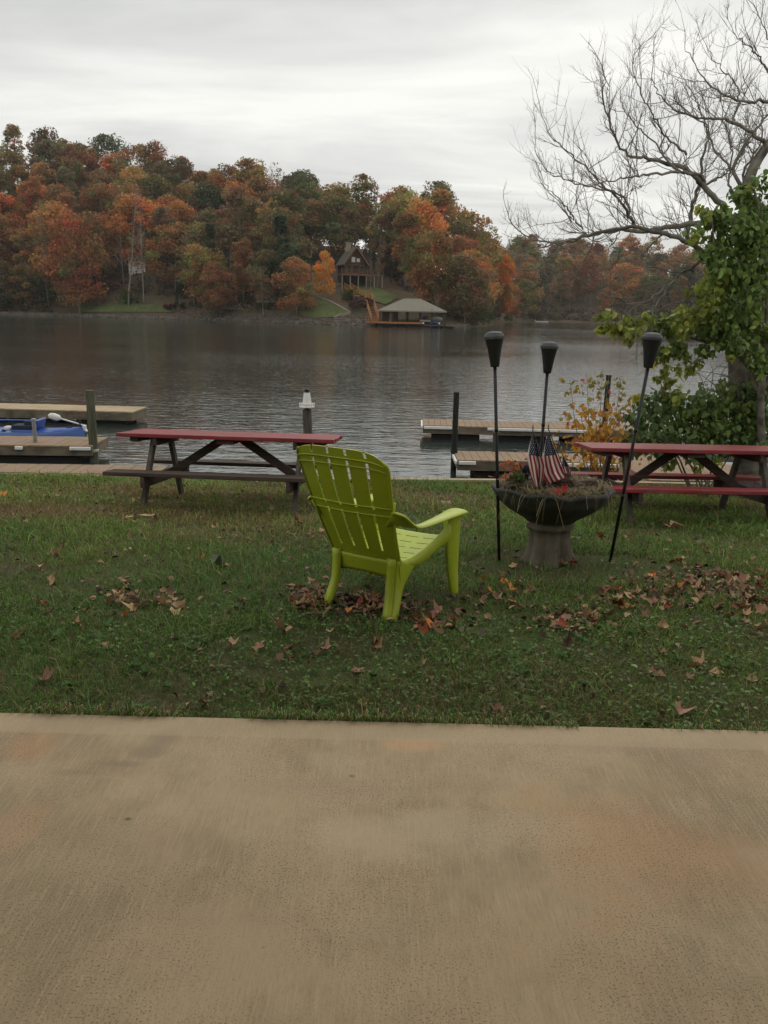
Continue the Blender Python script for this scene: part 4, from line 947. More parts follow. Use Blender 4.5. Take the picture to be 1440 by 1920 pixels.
# side frames: rear leg, arch, front leg as flared curved panels
def panel(side, outline_top, outline_bot, name, n=16, curve=.018, flare=None, thick=.009):
    """strip between two (y,z) polylines; curved in x for stiffness"""
    mb = MB(); V = []; ms = 5; top = np.array(outline_top, float); bot = np.array(outline_bot, float)
    def rs(P):
        d = np.r_[0, np.cumsum(np.linalg.norm(np.diff(P, axis=0), axis=1))]; tt = np.linspace(0, d[-1], n); return np.stack([np.interp(tt, d, P[:, 0]), np.interp(tt, d, P[:, 1])], 1)
    A, B = rs(top), rs(bot)
    for i in range(n):
        for j in range(ms):
            w2 = j/(ms-1); y, z = A[i]*(1-w2)+B[i]*w2; V.append((side*(flare(y, z)+curve*math.sin(math.pi*w2)), y, z))
    F = [(i*ms+j, i*ms+j+1, (i+1)*ms+j+1, (i+1)*ms+j) for i in range(n-1) for j in range(ms-1)]
    mb.add(V, F); o = mb.build(name, M['lime'], chair, smooth=True); q = o.modifiers.new('solid', 'SOLIDIFY'); q.thickness = thick; q.offset = 0
    sb = o.modifiers.new('sub', 'SUBSURF'); sb.levels = 1; sb.render_levels = 1
    return o
flr = lambda y, z: float(np.interp(y, [-.3,-.2,.1,.28], [.208,.212,.250,.285])) + max(0, .16-z)*np.interp(y, [-.3,.3], [.16,.10])
def curve_pts(P, n=12):
    P = np.array(P, float); t = np.linspace(0, 1, n); k = len(P)-1; out_ = np.zeros((n, 2))
    for i in range(k+1): out_ += (math.comb(k, i)*(1-t)**(k-i)*t**i)[:, None]*P[i]
    return out_
for s in (1, -1):
    # rear leg: from under the seat back, sweeping out to the foot
    panel(s, curve_pts([(-.262,.34),(-.262,.22),(-.27,.12),(-.350,0)]), curve_pts([(-.06,.265),(-.17,.22),(-.215,.10),(-.275,0)]), 'leg', curve=.014, flare=flr)
    # seat side arch
    panel(s, curve_pts([(-.262,.345),(-.2,.285),(.05,.33),(.19,.415),(.235,.475)]), curve_pts([(-.10,.262),(.02,.235),(.08,.30),(.17,.335),(.245,.335)]), 'side_rail', curve=.014, flare=flr)
    # front leg: wide at arm, tapering to the foot
    panel(s, curve_pts([(.362,.514),(.360,.4),(.350,.2),(.330,0)]), curve_pts([(.215,.518),(.218,.41),(.195,.32),(.228,.22),(.256,0)]), 'leg', curve=.018, flare=flr, thick=.010)
    # front return of the front leg (L section)
    mb = MB(); V = []
    for i in range(9):
        z = .488*(1-i/8); y = float(np.interp(z, [0,.2,.4,.555], [.328,.348,.358,.360])); x0 = flr(y, z); wv = float(np.interp(z, [0,.3,.55], [.055,.095,.125]))
        V += [(s*x0, y, z), (s*(x0-wv*.5), y+.006, z), (s*(x0-wv), y-.004, z)]
    F = [(i*3+j, i*3+j+1, (i+1)*3+j+1, (i+1)*3+j) for i in range(8) for j in range(2)]
    mb.add(V, F); o = mb.build('leg_flange', M['lime'], chair, smooth=True); q = o.modifiers.new('solid', 'SOLIDIFY'); q.thickness = .009; q.offset = 0
    # back flange of the rear leg
    mb = MB(); V = []; CP = curve_pts([(-.262,.34),(-.262,.22),(-.27,.12),(-.350,0)], 9)
    for (y, z) in CP:
        x0 = flr(y, z); V += [(s*x0, y, z), (s*(x0-.03), y-.006, z), (s*(x0-.055), y+.002, z)]
    mb.add(V, F); o = mb.build('leg_flange', M['lime'], chair, smooth=True); q = o.modifiers.new('solid', 'SOLIDIFY'); q.thickness = .009; q.offset = 0
    # arm: leaves the back, dips, runs forward widening
    path = [(-.400,.645,.262,.030),(-.378,.640,.282,.034),(-.335,.622,.294,.040),(-.29,.585,.298,.045),(-.24,.550,.300,.050),(-.19,.533,.301,.060),(-.06,.531,.300,.074),(.08,.531,.297,.090),(.22,.528,.288,.112),(.315,.526,.280,.132),(.362,.520,.279,.132)]
    mb = MB(); V = []
    for (y, z, xc, wv) in path:
        for j in range(7):
            u_ = -1+j/3; V.append((s*(xc+u_*wv/2), y, z-.016*abs(u_)**3))
    F = [(i*7+j, i*7+j+1, (i+1)*7+j+1, (i+1)*7+j) for i in range(len(path)-1) for j in range(6)]
    mb.add(V, F); o = mb.build('armrest', M['lime'], chair, smooth=True); q = o.modifiers.new('solid', 'SOLIDIFY'); q.thickness = .014; q.offset = -1; sb = o.modifiers.new('sub', 'SUBSURF'); sb.levels = 1; sb.render_levels = 2
    # web hanging under the arm where it meets the back
    mb = MB(); V = []
    for i, (y, z, xc, wv) in enumerate(path[:6]):
        d_ = [.095,.085,.07,.05,.03,.012][i]; V += [(s*(xc-.004), y, z-.008), (s*(xc-.022+.012*i/5), y+.012, z-d_*.5), (s*(xc-.050+.035*i/5), y+.02, z-d_)]
    F = [(i*3+j, i*3+j+1, (i+1)*3+j+1, (i+1)*3+j) for i in range(5) for j in range(2)]
    mb.add(V, F); o = mb.build('arm_web', M['lime'], chair, smooth=True); q = o.modifiers.new('solid', 'SOLIDIFY'); q.thickness = .010; q.offset = 0

# ------------------------------------------------------------------ stone planter
PP = at_z(1034, 1060, -.14); PX, PY = PP[0], PP[1]+.12; PZ = float(gz(PX, PY))
pl = tag(empty('stone_planter', (PX, PY, PZ)), 'dark scalloped stone bowl planter on a fluted pale pedestal', 'planter')
pl.rotation_euler = (R(-4.5), 0, 0)
def flute(r, z, a):
    q = abs(((a*8/(2*math.pi)) % 1)-.5)*2       # 0 at valley centre .. 1
    amp = float(np.interp(z, [0,.05,.12,.24,.30], [.24,.20,.15,.11,0]))
    return r*(1-amp*(1-q)**1.5), z
ped = [(.205,-.05),(.212,.0),(.205,.012),(.178,.06),(.160,.12),(.151,.18),(.149,.235),(.166,.242),(.176,.258),(.168,.276),(.150,.286),(.150,.296),(.168,.306),(.176,.322),(.16,.35)]
mb = MB(); mb.lathe(ped, 96, mod=flute); mb.build('pedestal', M['pedestal'], pl, smooth=True)
def wav(r, z, a):
    k_ = float(np.interp(r, [.15,.40,.43], [0,.6,1])); q = abs(math.sin(a*4.5+.4))
    return r*(1+.018*k_*q+.008*math.sin(3*a+1)*k_), z + k_*(.020*q-.008+.010*math.sin(2*a+1.3))
bowl = [(.12,.335),(.17,.345),(.185,.36),(.20,.372),(.255,.40),(.315,.435),(.365,.475),(.40,.525),(.412,.555),(.425,.572),(.43,.585),(.418,.597),(.398,.598),(.385,.585),(.375,.56),(.25,.555),(.05,.56)]
bowl = [(r*1.01, z-.058 if z > .5 else z-.045) for r, z in bowl]
mb = MB(); mb.lathe(bowl, 120, mod=wav); mb.build('bowl', M['bowl'], pl, smooth=True)
mb = MB(); mb.lathe([(.37,.515),(.34,.535),(.2,.555),(.02,.56)], 40, mod=lambda r, z, a: (r, z+.012*math.sin(7*a+r*30)), cap=True); mb.build('soil', M['soil'], pl, smooth=True)
# straw: dead grass filling the bowl and hanging over
def strands(n, c, rad, zt, seed, out_hang=.25, col=(.17,.135,.075)):
    g5 = np.random.default_rng(seed); V = []; F = []; C_ = []; nV = 0
    for i in range(n):
        a = g5.uniform(0, 2*math.pi); q = rad*math.sqrt(g5.uniform(0, 1)); hang = g5.uniform() < out_hang; q = q if hang else q*.93; p = np.array([q*math.cos(a), q*math.sin(a), zt+g5.uniform(0,.03)])
        b_ = a+g5.normal(0,.5) if hang else (a+math.pi/2*g5.choice([-1,1])+g5.normal(0,.6)+.5*0); ln = g5.uniform(.07,.22); d = np.array([math.cos(b_), math.sin(b_), 0]); s_ = np.array([-d[1], d[0], 0])*g5.uniform(.0008,.0018)
        arch = g5.uniform(.01,.05); k = 5; cc = np.array(col)*g5.uniform(.4,1.9)*(1+g5.normal(0,.08,3)); wob = g5.normal(0,.012,3)
        for j in range(k):
            t = j/(k-1); P = p+d*ln*t+np.array([0,0,arch*math.sin(math.pi*min(1,t*1.1))])+wob*t*t
            rr_ = math.hypot(P[0], P[1]); 
            if rr_ > .42 and hang: P[2] -= (rr_-.42)*1.6+.03*t; P[:2] *= (.42+(rr_-.42)*.35)/rr_
            elif rr_ > .40: P[:2] *= .40/rr_
            V += [P-s_, P+s_]; C_ += [cc, cc]
        for j in range(k-1): F.append((nV+2*j, nV+2*j+1, nV+2*j+3, nV+2*j+2))
        nV += 2*k
    return np.array(V)+np.array(c), np.array(F), np.array(C_)
V, F, C2 = strands(2600, (PX,PY,PZ), .385, .545, 4, out_hang=.06)
tag(fast_mesh('dry_grass', V, F, M['straw'], C2), 'tangle of dead straw-coloured grass filling the stone bowl', 'dead grass', kind='stuff')
# driftwood
def ground_log(a, b, r, label, seed):
    g6 = np.random.default_rng(seed); n = 22; a, b = np.array(a), np.array(b); d = b-a
    t = np.linspace(0, 1, n); P = a+d*t[:, None]+np.stack([.012*np.sin(t*9), .02*np.sin(t*6+1), .028*np.sin(t*5+.4)+.012*np.sin(t*17)], 1)
    rad = r*(.55+.55*np.sin(np.pi*(t*.8+.12))+.14*np.sin(t*23)+.08*g6.normal(size=n)); mb = MB(); mb.tube(P, rad, 12)
    for k in range(3): i = int(g6.integers(4, 18)); q = P[i]+g6.normal(0, .03, 3)+np.array([0,-.02,.06]); mb.tube([P[i], (P[i]+q)/2+(.01,0,.02), q], [r*.5,r*.3,r*.08], 6)
    o = mb.build('driftwood', M['driftwood'], smooth=True); tag(o, label, 'driftwood'); 
    tx = bpy.data.textures.new('dw', 'CLOUDS'); tx.noise_scale = .05; dm = o.modifiers.new('disp', 'DISPLACE'); dm.texture = tx; dm.strength = .025
    return o
z0 = PZ+.575
ground_log((PX-.12,PY-.12,z0+.0), (PX+.28,PY-.08,z0+.045), .050, 'thick gnarled driftwood piece at the right of the planter bowl', 1)
ground_log((PX-.36,PY-.17,z0-.01), (PX+.05,PY-.13,z0+.015), .026, 'long thin driftwood stick lying across the front of the planter', 2)
ground_log((PX-.20,PY+.05,z0-.01), (PX-.30,PY+.02,z0+.13), .020, 'broken stub of wood sticking up at the left of the planter', 3)
# flags
def flag_mat():
    m = bpy.data.materials.new('flag_cloth'); m.use_nodes = True; nt = m.node_tree; nn, ll = nt.nodes, nt.links; b = nn['Principled BSDF']; b.inputs['Roughness'].default_value = .7
    uv = nn.new('ShaderNodeUVMap'); sp = nn.new('ShaderNodeSeparateXYZ'); ll.new(uv.outputs[0], sp.inputs[0])
    def mth(op, a, b2=None):
        n = nn.new('ShaderNodeMath'); n.operation = op
        for i, v in enumerate((a, b2)):
            if v is None: continue
            if isinstance(v, (int, float)): n.inputs[i].default_value = v
            else: ll.new(v, n.inputs[i])
        return n.outputs[0]
    U, Vv = sp.outputs[0], sp.outputs[1]
    stripe = mth('LESS_THAN', mth('FRACT', mth('MULTIPLY', Vv, 6.5)), .5)      # 13 stripes, red first
    canton = mth('MULTIPLY', mth('LESS_THAN', U, .40), mth('LESS_THAN', mth('SUBTRACT', 1.0, Vv), 7/13+.0))
    # stars: two interleaved grids (6x5 and 5x4)
    def grid(ou, ov):
        fu = mth('SUBTRACT', mth('FRACT', mth('ADD', mth('MULTIPLY', U, 6/.40), ou)), .5); fv = mth('SUBTRACT', mth('FRACT', mth('ADD', mth('MULTIPLY', Vv, 5/(7/13)), ov)), .5)
        return mth('LESS_THAN', mth('SQRT', mth('ADD', mth('MULTIPLY', fu, fu), mth('MULTIPLY', fv, fv))), .16)
    star = mth('MAXIMUM', grid(0, .72), grid(.5, .22))
    def mix(f, a, b2):
        n = nn.new('ShaderNodeMix'); n.data_type = 'RGBA'; ll.new(f, n.inputs['Factor'])
        for k_, v in (('A', a), ('B', b2)):
            if isinstance(v, tuple): n.inputs[k_].default_value = (*v, 1)
            else: ll.new(v, n.inputs[k_])
        return n.outputs['Result']
    c = mix(canton, mix(stripe, (.80,.76,.72), (.42,.022,.040)), mix(star, (.014,.022,.075), (.60,.58,.58)))
    ll.new(c, b.inputs['Base Color'])
    tr = nn.new('ShaderNodeBsdfTranslucent'); ll.new(c, tr.inputs[0]); mx_ = nn.new('ShaderNodeMixShader'); mx_.inputs[0].default_value = .25; ll.new(b.outputs[0], mx_.inputs[1]); ll.new(tr.outputs[0], mx_.inputs[2]); ll.new(mx_.outputs[0], nn['Material Output'].inputs[0])
    return m
FLG = flag_mat()
def flag(base_px, top_px, Yd, pts, label, fold=.022, ph=0.0):
    """cloth hangs from the stick; pts: rows of (left px, right px) from the stick top down, v runs right(hoist side)->left"""
    tp = at_y(*top_px, Yd); bp2 = at_y(*base_px, Yd)
    t = tag(empty('small_flag', tuple(bp2)), label, 'flag', 'small flags in the stone planter')
    mb = MB(); mb.tube([np.zeros(3), tp-bp2], .0035, 8); mb.build('stick', M['driftwood'], t)
    mb = MB(); d = (tp-bp2)/np.linalg.norm(tp-bp2); mb.lathe([(.002,0),(.006,.004),(.005,.012),(.007,.018),(.001,.04)], 10, c=tp-bp2, axis=_rx(0)); mb.build('finial', M['tan_stone'], t)
    me = bpy.data.meshes.new('cloth'); rows = []; nu_ = 21; nr = 33
    ys_ = np.linspace(0, len(pts)-1, nr); A = np.array([p[0] for p in pts], float); B = np.array([p[1] for p in pts], float)
    V = []; UV = []
    for r_ in ys_:
        i = min(len(pts)-2, int(r_)); f = r_-i; a = A[i]*(1-f)+A[i+1]*f; b2 = B[i]*(1-f)+B[i+1]*f
        for j in range(nu_):
            s = j/(nu_-1); q = a*(1-s)+b2*s; u_ = r_/(len(pts)-1)
            dep = Yd + fold*u_**.7*(math.sin(s*9+ph)*.8+.4*math.sin(s*17+u_*3+ph)) + .015*(1-s)
            V.append(at_y(q[0], q[1], dep)-bp2); UV.append((u_*.98, 1-(1-s)*lerp(.52, .72, u_) if True else s))
    F = [(i*nu_+j, i*nu_+j+1, (i+1)*nu_+j+1, (i+1)*nu_+j) for i in range(nr-1) for j in range(nu_-1)]
    me.from_pydata([tuple(v) for v in V], [], F); me.update(); uvl = me.uv_layers.new(name='UVMap')
    for lp in me.loops: uvl.data[lp.index].uv = UV[lp.vertex_index]
    me.materials.append(FLG); me.shade_smooth(); o = bpy.data.objects.new('cloth', me); COL.objects.link(o); o.parent = t
    q = o.modifiers.new('solid', 'SOLIDIFY'); q.thickness = .0012
FY = PY-.19
flag((1072,918), (1028,804), FY-.03, [((1027,812),(1030,812)),((1022,832),(1036,832)),((1018,855),(1044,852)),((1017,872),(1050,868)),((1018,890),(1057,885)),((1026,909),(1063,894))], 'small American flag at right, spread open with its stars at the top')
flag((1012,925), (999,806), FY-.07, [((999,812),(1001,813)),((994,830),(1008,832)),((989,852),(1016,856)),((990,870),(1021,874)),((995,893),(1018,897)),((1003,914),(1013,914))], 'small American flag at left, hanging in narrow folds', fold=.035, ph=1.2)
flag((1082,915), (1052,846), FY+.10, [((1055,858),(1057,858)),((1054,872),(1066,872)),((1056,885),(1071,884)),((1062,896),(1072,893))], 'small rolled flag half hidden behind the open one', fold=.03, ph=2.0)
# red silk leaves and leafy sprig in the planter
def maple_template(lobes=5, curl=.25, seed=0):
    g7 = np.random.default_rng(seed); pts_ = []
    tips = {5: [(-145,.50),(-98,.40,),(-62,.80),(-34,.56),(0,.95),(34,.56),(62,.80),(98,.40),(145,.50)]}[5]
    out_ = [(0,-.02)]
    for a, r in [(-168,.16)]+tips+[(168,.16)]:
        a += g7.normal(0, 4); r *= g7.uniform(.88, 1.12); out_.append((r*math.sin(R(a)), r*math.cos(R(a))))
    V = [(0,.12,0)]+[(x, y, 0) for x, y in out_]
    V = np.array(V, float); n = len(V); mid = (V[1:]+V[0])/2
    V = np.concatenate([V[:1], mid, V[1:]]); m = n-1
    F = []
    for i in range(m):
        j = (i+1) % m; F.append((0, 1+i, 1+j, 1+j)); F.append((1+i, 1+m+i, 1+m+j, 1+j))
    r2 = V[:, 0]**2+V[:, 1]**2; ax = g7.uniform(0, math.pi); c = V[:, 0]*math.cos(ax)+V[:, 1]*math.sin(ax)
    V[:, 2] = curl*c**2*g7.uniform(.6, 1.6) + g7.normal(0, .045+.07*abs(curl), len(V)) + curl*.5*r2*g7.uniform(-.5, 1)
    return V, F
def leaf_obj(name, tmpl, mt, scale, loc, rotm, color, label, cat='leaf', group=None):
    pass
mv, mf = maple_template(5, .35, 3)
mf3 = [f if f[2] != f[3] else f for f in mf]
def mesh_from(tmpl, name, mt):
    V, F = tmpl; me = bpy.data.meshes.new(name); me.from_pydata([tuple(v) for v in V], [], [tuple(dict.fromkeys(f)) for f in F]); me.update(); me.materials.append(mt); me.shade_smooth(); return me
me = mesh_from((mv, mf), 'silk_leaf', M['silk_red'])
sl_ = tag(empty('silk_leaves', tuple(at_y(1048,925,PY-.33))), 'bright red artificial maple leaves at the front of the planter', 'artificial leaf')
for k_, (dx, dz, rr) in enumerate(((-.02,.0,(70,20,-20)),(.035,.02,(80,-30,30)),(.01,-.02,(60,0,160)))):
    o = bpy.data.objects.new('leaf', me); COL.objects.link(o); o.parent = sl_; o.location = (dx, 0, dz); o.rotation_euler = tuple(R(v) for v in rr); o.scale = (.05,)*3
# dark bow and sprig at left of the flags
P = []; Cc = []; g8 = np.random.default_rng(8)
for k_ in range(90):
    c0 = at_y(g8.normal(972, 12), g8.normal(900, 8), PY-.12+g8.uniform(-.05,.05)); P.append(c0); Cc.append(np.array((.09,.13,.035) if g8.uniform() < .7 else (.05,.07,.02))*g8.uniform(.7,1.3))
hv = np.array([(0,0,0),(.28,.3,.05),(.22,.75,.04),(0,1.1,-.1),(-.22,.75,.04),(-.28,.3,.05)]); hf = [(0,1,2,3),(0,3,4,5)]
V, F, C2 = scatter(hv, hf, np.array(P), rot_rand(90), .035*np.ones(90), np.array(Cc))
tag(fast_mesh('green_sprig', V, F, M['leaf'], C2), 'low green sprig left of the flags in the planter', 'plant', kind='stuff')
P = []; Cc = []
for k_ in range(34):
    c0 = at_y(g8.normal(962, 15), g8.normal(884, 12), PY-.05+g8.uniform(-.05,.05)); P.append(c0); Cc.append(np.array((.50,.16,.03) if g8.uniform() < .6 else (.45,.06,.035))*g8.uniform(.7,1.2))
V, F, C2 = scatter(mv, [f for f in mf], np.array(P), rot_rand(34), .032*np.ones(34), np.array(Cc))
def fm_poly(name, V, F, mt, C_, parent=None):
    me = bpy.data.meshes.new(name); FF = [tuple(dict.fromkeys(int(i) for i in f)) for f in F]; me.from_pydata([tuple(v) for v in V], [], FF); me.update()
    at = me.color_attributes.new('Col', 'FLOAT_COLOR', 'POINT'); c = np.ones((len(V), 4), dtype=np.float32); c[:, :3] = C_; at.data.foreach_set('color', c.ravel()); me.materials.append(mt)
    o = bpy.data.objects.new(name, me); COL.objects.link(o)
    if parent: o.parent = parent
    return o
spr = tag(empty('autumn_sprig', tuple(at_y(975,905,PY-.05))), 'orange and red autumn leaf sprig at the left side of the planter', 'leaf sprig')
bq = np.array(spr.location); fm_poly('leaves', V-bq, F, M['leaf'], C2, spr)
mb = MB()
for (x, y) in ((950,870),(962,866),(945,888)): mb.tube([at_y(978,905,PY-.05)-bq, at_y((x+978)/2+4,(y+905)/2-4,PY-.05)-bq, at_y(x,y,PY-.05)-bq], .0025, 5)
mb.build('stem', M['twig'], spr)
mb = MB(); g9 = np.random.default_rng(9)
c0 = at_y(985,897,PY-.06)
for k_ in range(7):
    a = g9.uniform(0, 6.28); V = []; ln_ = g9.uniform(.05,.09); rm = _rz(a)@_rx(g9.uniform(-.6,1.2))
    for i in range(9):
        t_ = i/8; V += [rm@np.array([ -.018, ln_*math.sin(t_*2.6), .05*math.sin(t_*math.pi)+.01*math.sin(t_*9)]), rm@np.array([.018+.008*math.sin(t_*7), ln_*math.sin(t_*2.6)+.006, .05*math.sin(t_*math.pi)])]
    mb.add(np.array(V)+c0, [(2*i,2*i+1,2*i+3,2*i+2) for i in range(8)])
tag(mb.build('dark_ribbon', M['navy'], smooth=True), 'crumpled dark ribbon tucked beside the left flag', 'ribbon')

# ------------------------------------------------------------------ tiki torches
def torch(base_px, zb, head_px, top_px, rhead, label, kb=0.0, Yb=None):
    b = at_z(*base_px, zb) if Yb is None else at_y(*base_px, Yb); b[2] = float(gz(b[0], b[1])) if Yb is None else b[2]; hb = at_y(*head_px, b[1]+kb); tp = at_y(*top_px, b[1]+kb)
    t = tag(empty('garden_torch', tuple(b)), label, 'torch', 'black garden torches round the planter')
    d = hb-b; dn = d/np.linalg.norm(d); ax = tp-hb; ln = np.linalg.norm(ax); an = ax/ln
    mb = MB(); mb.tube([-dn*.25, d*.5, d+an*.02], [.0115,.0115,.012], 10); mb.build('pole', M['black'], t, smooth=True)
    mb = MB(); mb.tube([d*.34, d*.36], .0135, 10); mb.tube([d*.68, d*.70], .0135, 10); mb.build('joint', M['black'], t, smooth=True)
    u = np.cross(an, (0,1,0)); u /= np.linalg.norm(u); v = np.cross(an, u); AX = np.stack([u, v, an], 1)
    hh = ln*.80
    mb = MB(); mb.lathe([(rhead*.42,0),(rhead*.44,.004),(rhead*.55,hh*.3),(rhead*.72,hh*.65),(rhead*.93,hh*.97),(rhead*.95,hh)], 56, mod=lambda r, z, a: (r*(1+.018*math.cos(28*a)), z), c=d, axis=AX); mb.build('bowl', M['black'], t, smooth=True)
    mb = MB(); mb.lathe([(rhead*.97,hh-.008),(rhead*1.03,hh-.004),(rhead*1.04,hh+.012),(rhead*.98,hh+.018),(rhead*.80,hh+.034),(rhead*.55,hh+.042),(rhead*.1,hh+.045)], 32, c=d, axis=AX); mb.build('snuffer_cap', M['black_cap'], t, smooth=False)
    return t
torch((936,1052), -.14, (928,688), (926.5,620), .067, 'black garden torch left of the planter, standing almost upright')
torch((1144,1052), -.14, (1215,690), (1225,622), .069, 'black garden torch right of the planter, leaning right')
torch((1003,1000), -.2, (1026,700), (1031,640), .064, 'black garden torch behind the flags, slightly shorter than the others', Yb=PY+.42)
# ------------------------------------------------------------------ lawn grass, clover, fallen leaves
from mathutils import noise as mnoise
def nfield(x, y, sc, off=0.0):
    """smooth pseudo-noise in 0..1, vectorised"""
    v = np.zeros_like(x); g_ = np.random.default_rng(int(off*10)+3); amp = 1.0; tot = 0
    for o_ in range(3):
        for k_ in range(4):
            a = g_.uniform(0, 6.28); f = sc*(2**o_)*g_.uniform(.7, 1.4); v += amp*np.sin(f*(x*math.cos(a)+y*math.sin(a))+g_.uniform(0, 6.28)); tot += amp*.7
        amp *= .55
    return np.clip(.5+v/tot*.9, 0, 1)
def lawn_pts(dens, y0, y1, g_, margin=1.1):
    n = int(dens*(y1-y0)*(y1+y0)*.5*1.12); y = np.sqrt(g_.uniform(y0**2, y1**2, n)); x = g_.uniform(-1, 1, n)*(y*.56+margin); return x, y
g = np.random.default_rng(21)
BARE = [(PX+.15, PY-.18, .50), (TLX-.72, TLY+.2, .25), (-.35, 3.75, .35)]
Vs, Fs, Cs = [], [], []; off_ = 0
for (y0, y1, dens, hgt, wid_) in ((2.99,4.2,13000,.030,.0034),(4.2,5.8,9000,.032,.0040),(5.8,8.2,4800,.036,.0056),(8.2,10.68,3400,.036,.0072)):
    x, y = lawn_pts(dens, y0, y1, g)
    keep = y > EDGE_Y(x)+.004+.03*(nfield(x, y, 9.0, 3.0) < .38); keep &= y < shore_y(x)-.02
    cl = nfield(x, y, 1.3, 1.0); pt = nfield(x, y, 3.2, 2.0)
    keep &= g.uniform(0, 1, len(x)) < (.50+.9*pt)
    for bx_, by_, br_ in BARE: keep &= ~((((x-bx_)/1.5)**2+(y-by_)**2 < br_**2) & (g.uniform(0, 1, len(x)) < .82))
    x, y, cl, pt = x[keep], y[keep], cl[keep], pt[keep]; n = len(x)
    z = gz(x, y); a = g.uniform(0, 2*math.pi, n); h = hgt*g.lognormal(0, .42, n)*(.65+.7*pt); w_ = wid_*g.uniform(.6, 1.3, n)
    lean = h*np.abs(g.normal(.9, .6, n)); b = a+g.normal(0, .8, n)+math.pi/2
    dx, dy = np.cos(a)*w_/2, np.sin(a)*w_/2; lx, ly = np.cos(b)*lean, np.sin(b)*lean
    P = np.stack([np.stack([x-dx, y-dy, z-.008], 1), np.stack([x+dx, y+dy, z-.008], 1), np.stack([x+dx*.8+lx*.35, y+dy*.8+ly*.35, z+h*.62], 1), np.stack([x-dx*.8+lx*.35, y-dy*.8+ly*.35, z+h*.62], 1), np.stack([x+lx, y+ly, z+h*g.uniform(.7,1.0,n)], 1)], 1)
    # colours: greens, yellow-green patches, dry straw blades
    dry = np.clip((nfield(x, y, .9, 5.0)-.60)*4.5, 0, 1)*(y > 6.0)*.36 + .12 + .16*(pt < .3)
    for (cx, cy, r_, am) in ((-3.0,7.6,.9,.75),(-4.0,7.3,.8,.6),(.5,8.6,.7,.5),(-3.2,9.3,.9,.5),(.3,3.25,.9,.35),(2.0,3.1,.9,.3)):
        dry += am*np.exp(-(((x-cx)/1.4)**2+((y-cy)*1.6)**2)/r_**2)
    isd = g.uniform(0, 1, n) < dry
    G1, G2 = np.array((.085,.172,.034)), np.array((.185,.255,.050)); tmix = np.clip(cl*.8+g.normal(0, .25, n), 0, 1)[:, None]
    c = G1*(1-tmix)+G2*tmix; d1, d2 = np.array((.26,.20,.09)), np.array((.16,.105,.05)); tm2 = g.uniform(0, 1, n)[:, None]; c = np.where(isd[:, None], d1*(1-tm2)+d2*tm2, c)*g.lognormal(0, .28, n)[:, None]
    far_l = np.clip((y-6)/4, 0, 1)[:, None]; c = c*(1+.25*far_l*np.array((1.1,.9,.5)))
    base = (np.arange(n)*5)[:, None]+off_
    Fs.append((base[:, None]+np.array([[0,1,2],[0,2,3],[3,2,4]])[None]).reshape(-1, 3) if False else (base[:, :, None]+np.array([[0,1,2],[0,2,3],[3,2,4]])[None].transpose(0, 1, 2)).reshape(-1, 3))
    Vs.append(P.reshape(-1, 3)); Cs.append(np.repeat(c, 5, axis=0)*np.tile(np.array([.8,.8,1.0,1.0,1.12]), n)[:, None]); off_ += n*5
n = 2600; x = g.uniform(-2.1, 2.1, n); kk = nfield(x, x*0, 6.0, 4.0)*g.uniform(.5, 1.3, n) > .42; x = x[kk]; n = len(x); y = EDGE_Y(x)+g.uniform(.0, .03, n); z = gz(x, y); h = .03*g.lognormal(0, .4, n)+.035; ly = -g.uniform(.01, .06, n)
lx = g.normal(0, .02, n); w_ = np.full(n, .0017); P = np.stack([np.stack([x-w_, y, z], 1), np.stack([x+w_, y, z], 1), np.stack([x+w_+lx*.4, y+ly*.4, z+h], 1), np.stack([x-w_+lx*.4, y+ly*.4, z+h], 1), np.stack([x+lx, y+ly, z+h*.95], 1)], 1)
c = np.where(g.uniform(0, 1, (n, 1)) < .4, np.array((.24,.19,.09)), np.array((.10,.18,.04)))*g.lognormal(0, .3, n)[:, None]; base = (np.arange(n)*5)[:, None]+off_
Vs.append(P.reshape(-1, 3)); Fs.append((base[:, :, None]+np.array([[0,1,2],[0,2,3],[3,2,4]])[None]).reshape(-1, 3)); Cs.append(np.repeat(c, 5, axis=0))
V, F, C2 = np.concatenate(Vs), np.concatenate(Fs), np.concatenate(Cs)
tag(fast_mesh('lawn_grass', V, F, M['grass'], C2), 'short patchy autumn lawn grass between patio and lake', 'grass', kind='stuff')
# broad-leaved weeds and clover, mostly near the patio
wv = np.array([(0,0,0),(.30,.32,.10),(.26,.72,.12),(0,1.0,-.02),(-.26,.72,.12),(-.30,.32,.10)]); wf = [(0,1,2,3),(0,3,4,5)]
x, y = lawn_pts(1700, 3.0, 4.35, g); x2, y2 = lawn_pts(300, 4.35, 6.5, g)
k1 = (nfield(x, y, 1.6, 7.0) > .36) & (y > EDGE_Y(x)+.03); k2_ = nfield(x2, y2, 1.8, 8.0) > .62
x, y = np.r_[x[k1], x2[k2_]], np.r_[y[k1], y2[k2_]]; n = len(x)
rot = rot_rand(n, 1.15); sc = g.uniform(.012, .030, n)*np.where(g.uniform(0, 1, n) < .05, 1.5, 1)
col = np.array((.115,.19,.048))[None]*g.lognormal(0, .3, n)[:, None]*(1+g.normal(0, .08, (n, 3)))
V, F, C2 = scatter(wv, wf, np.stack([x, y, gz(x, y)+g.uniform(.008, .036, n)], 1), rot, sc, col)
tag(fast_mesh('clover', V, F, M['leaf'], C2), 'low clover and broad-leaved weeds in the grass by the patio', 'clover', kind='stuff')
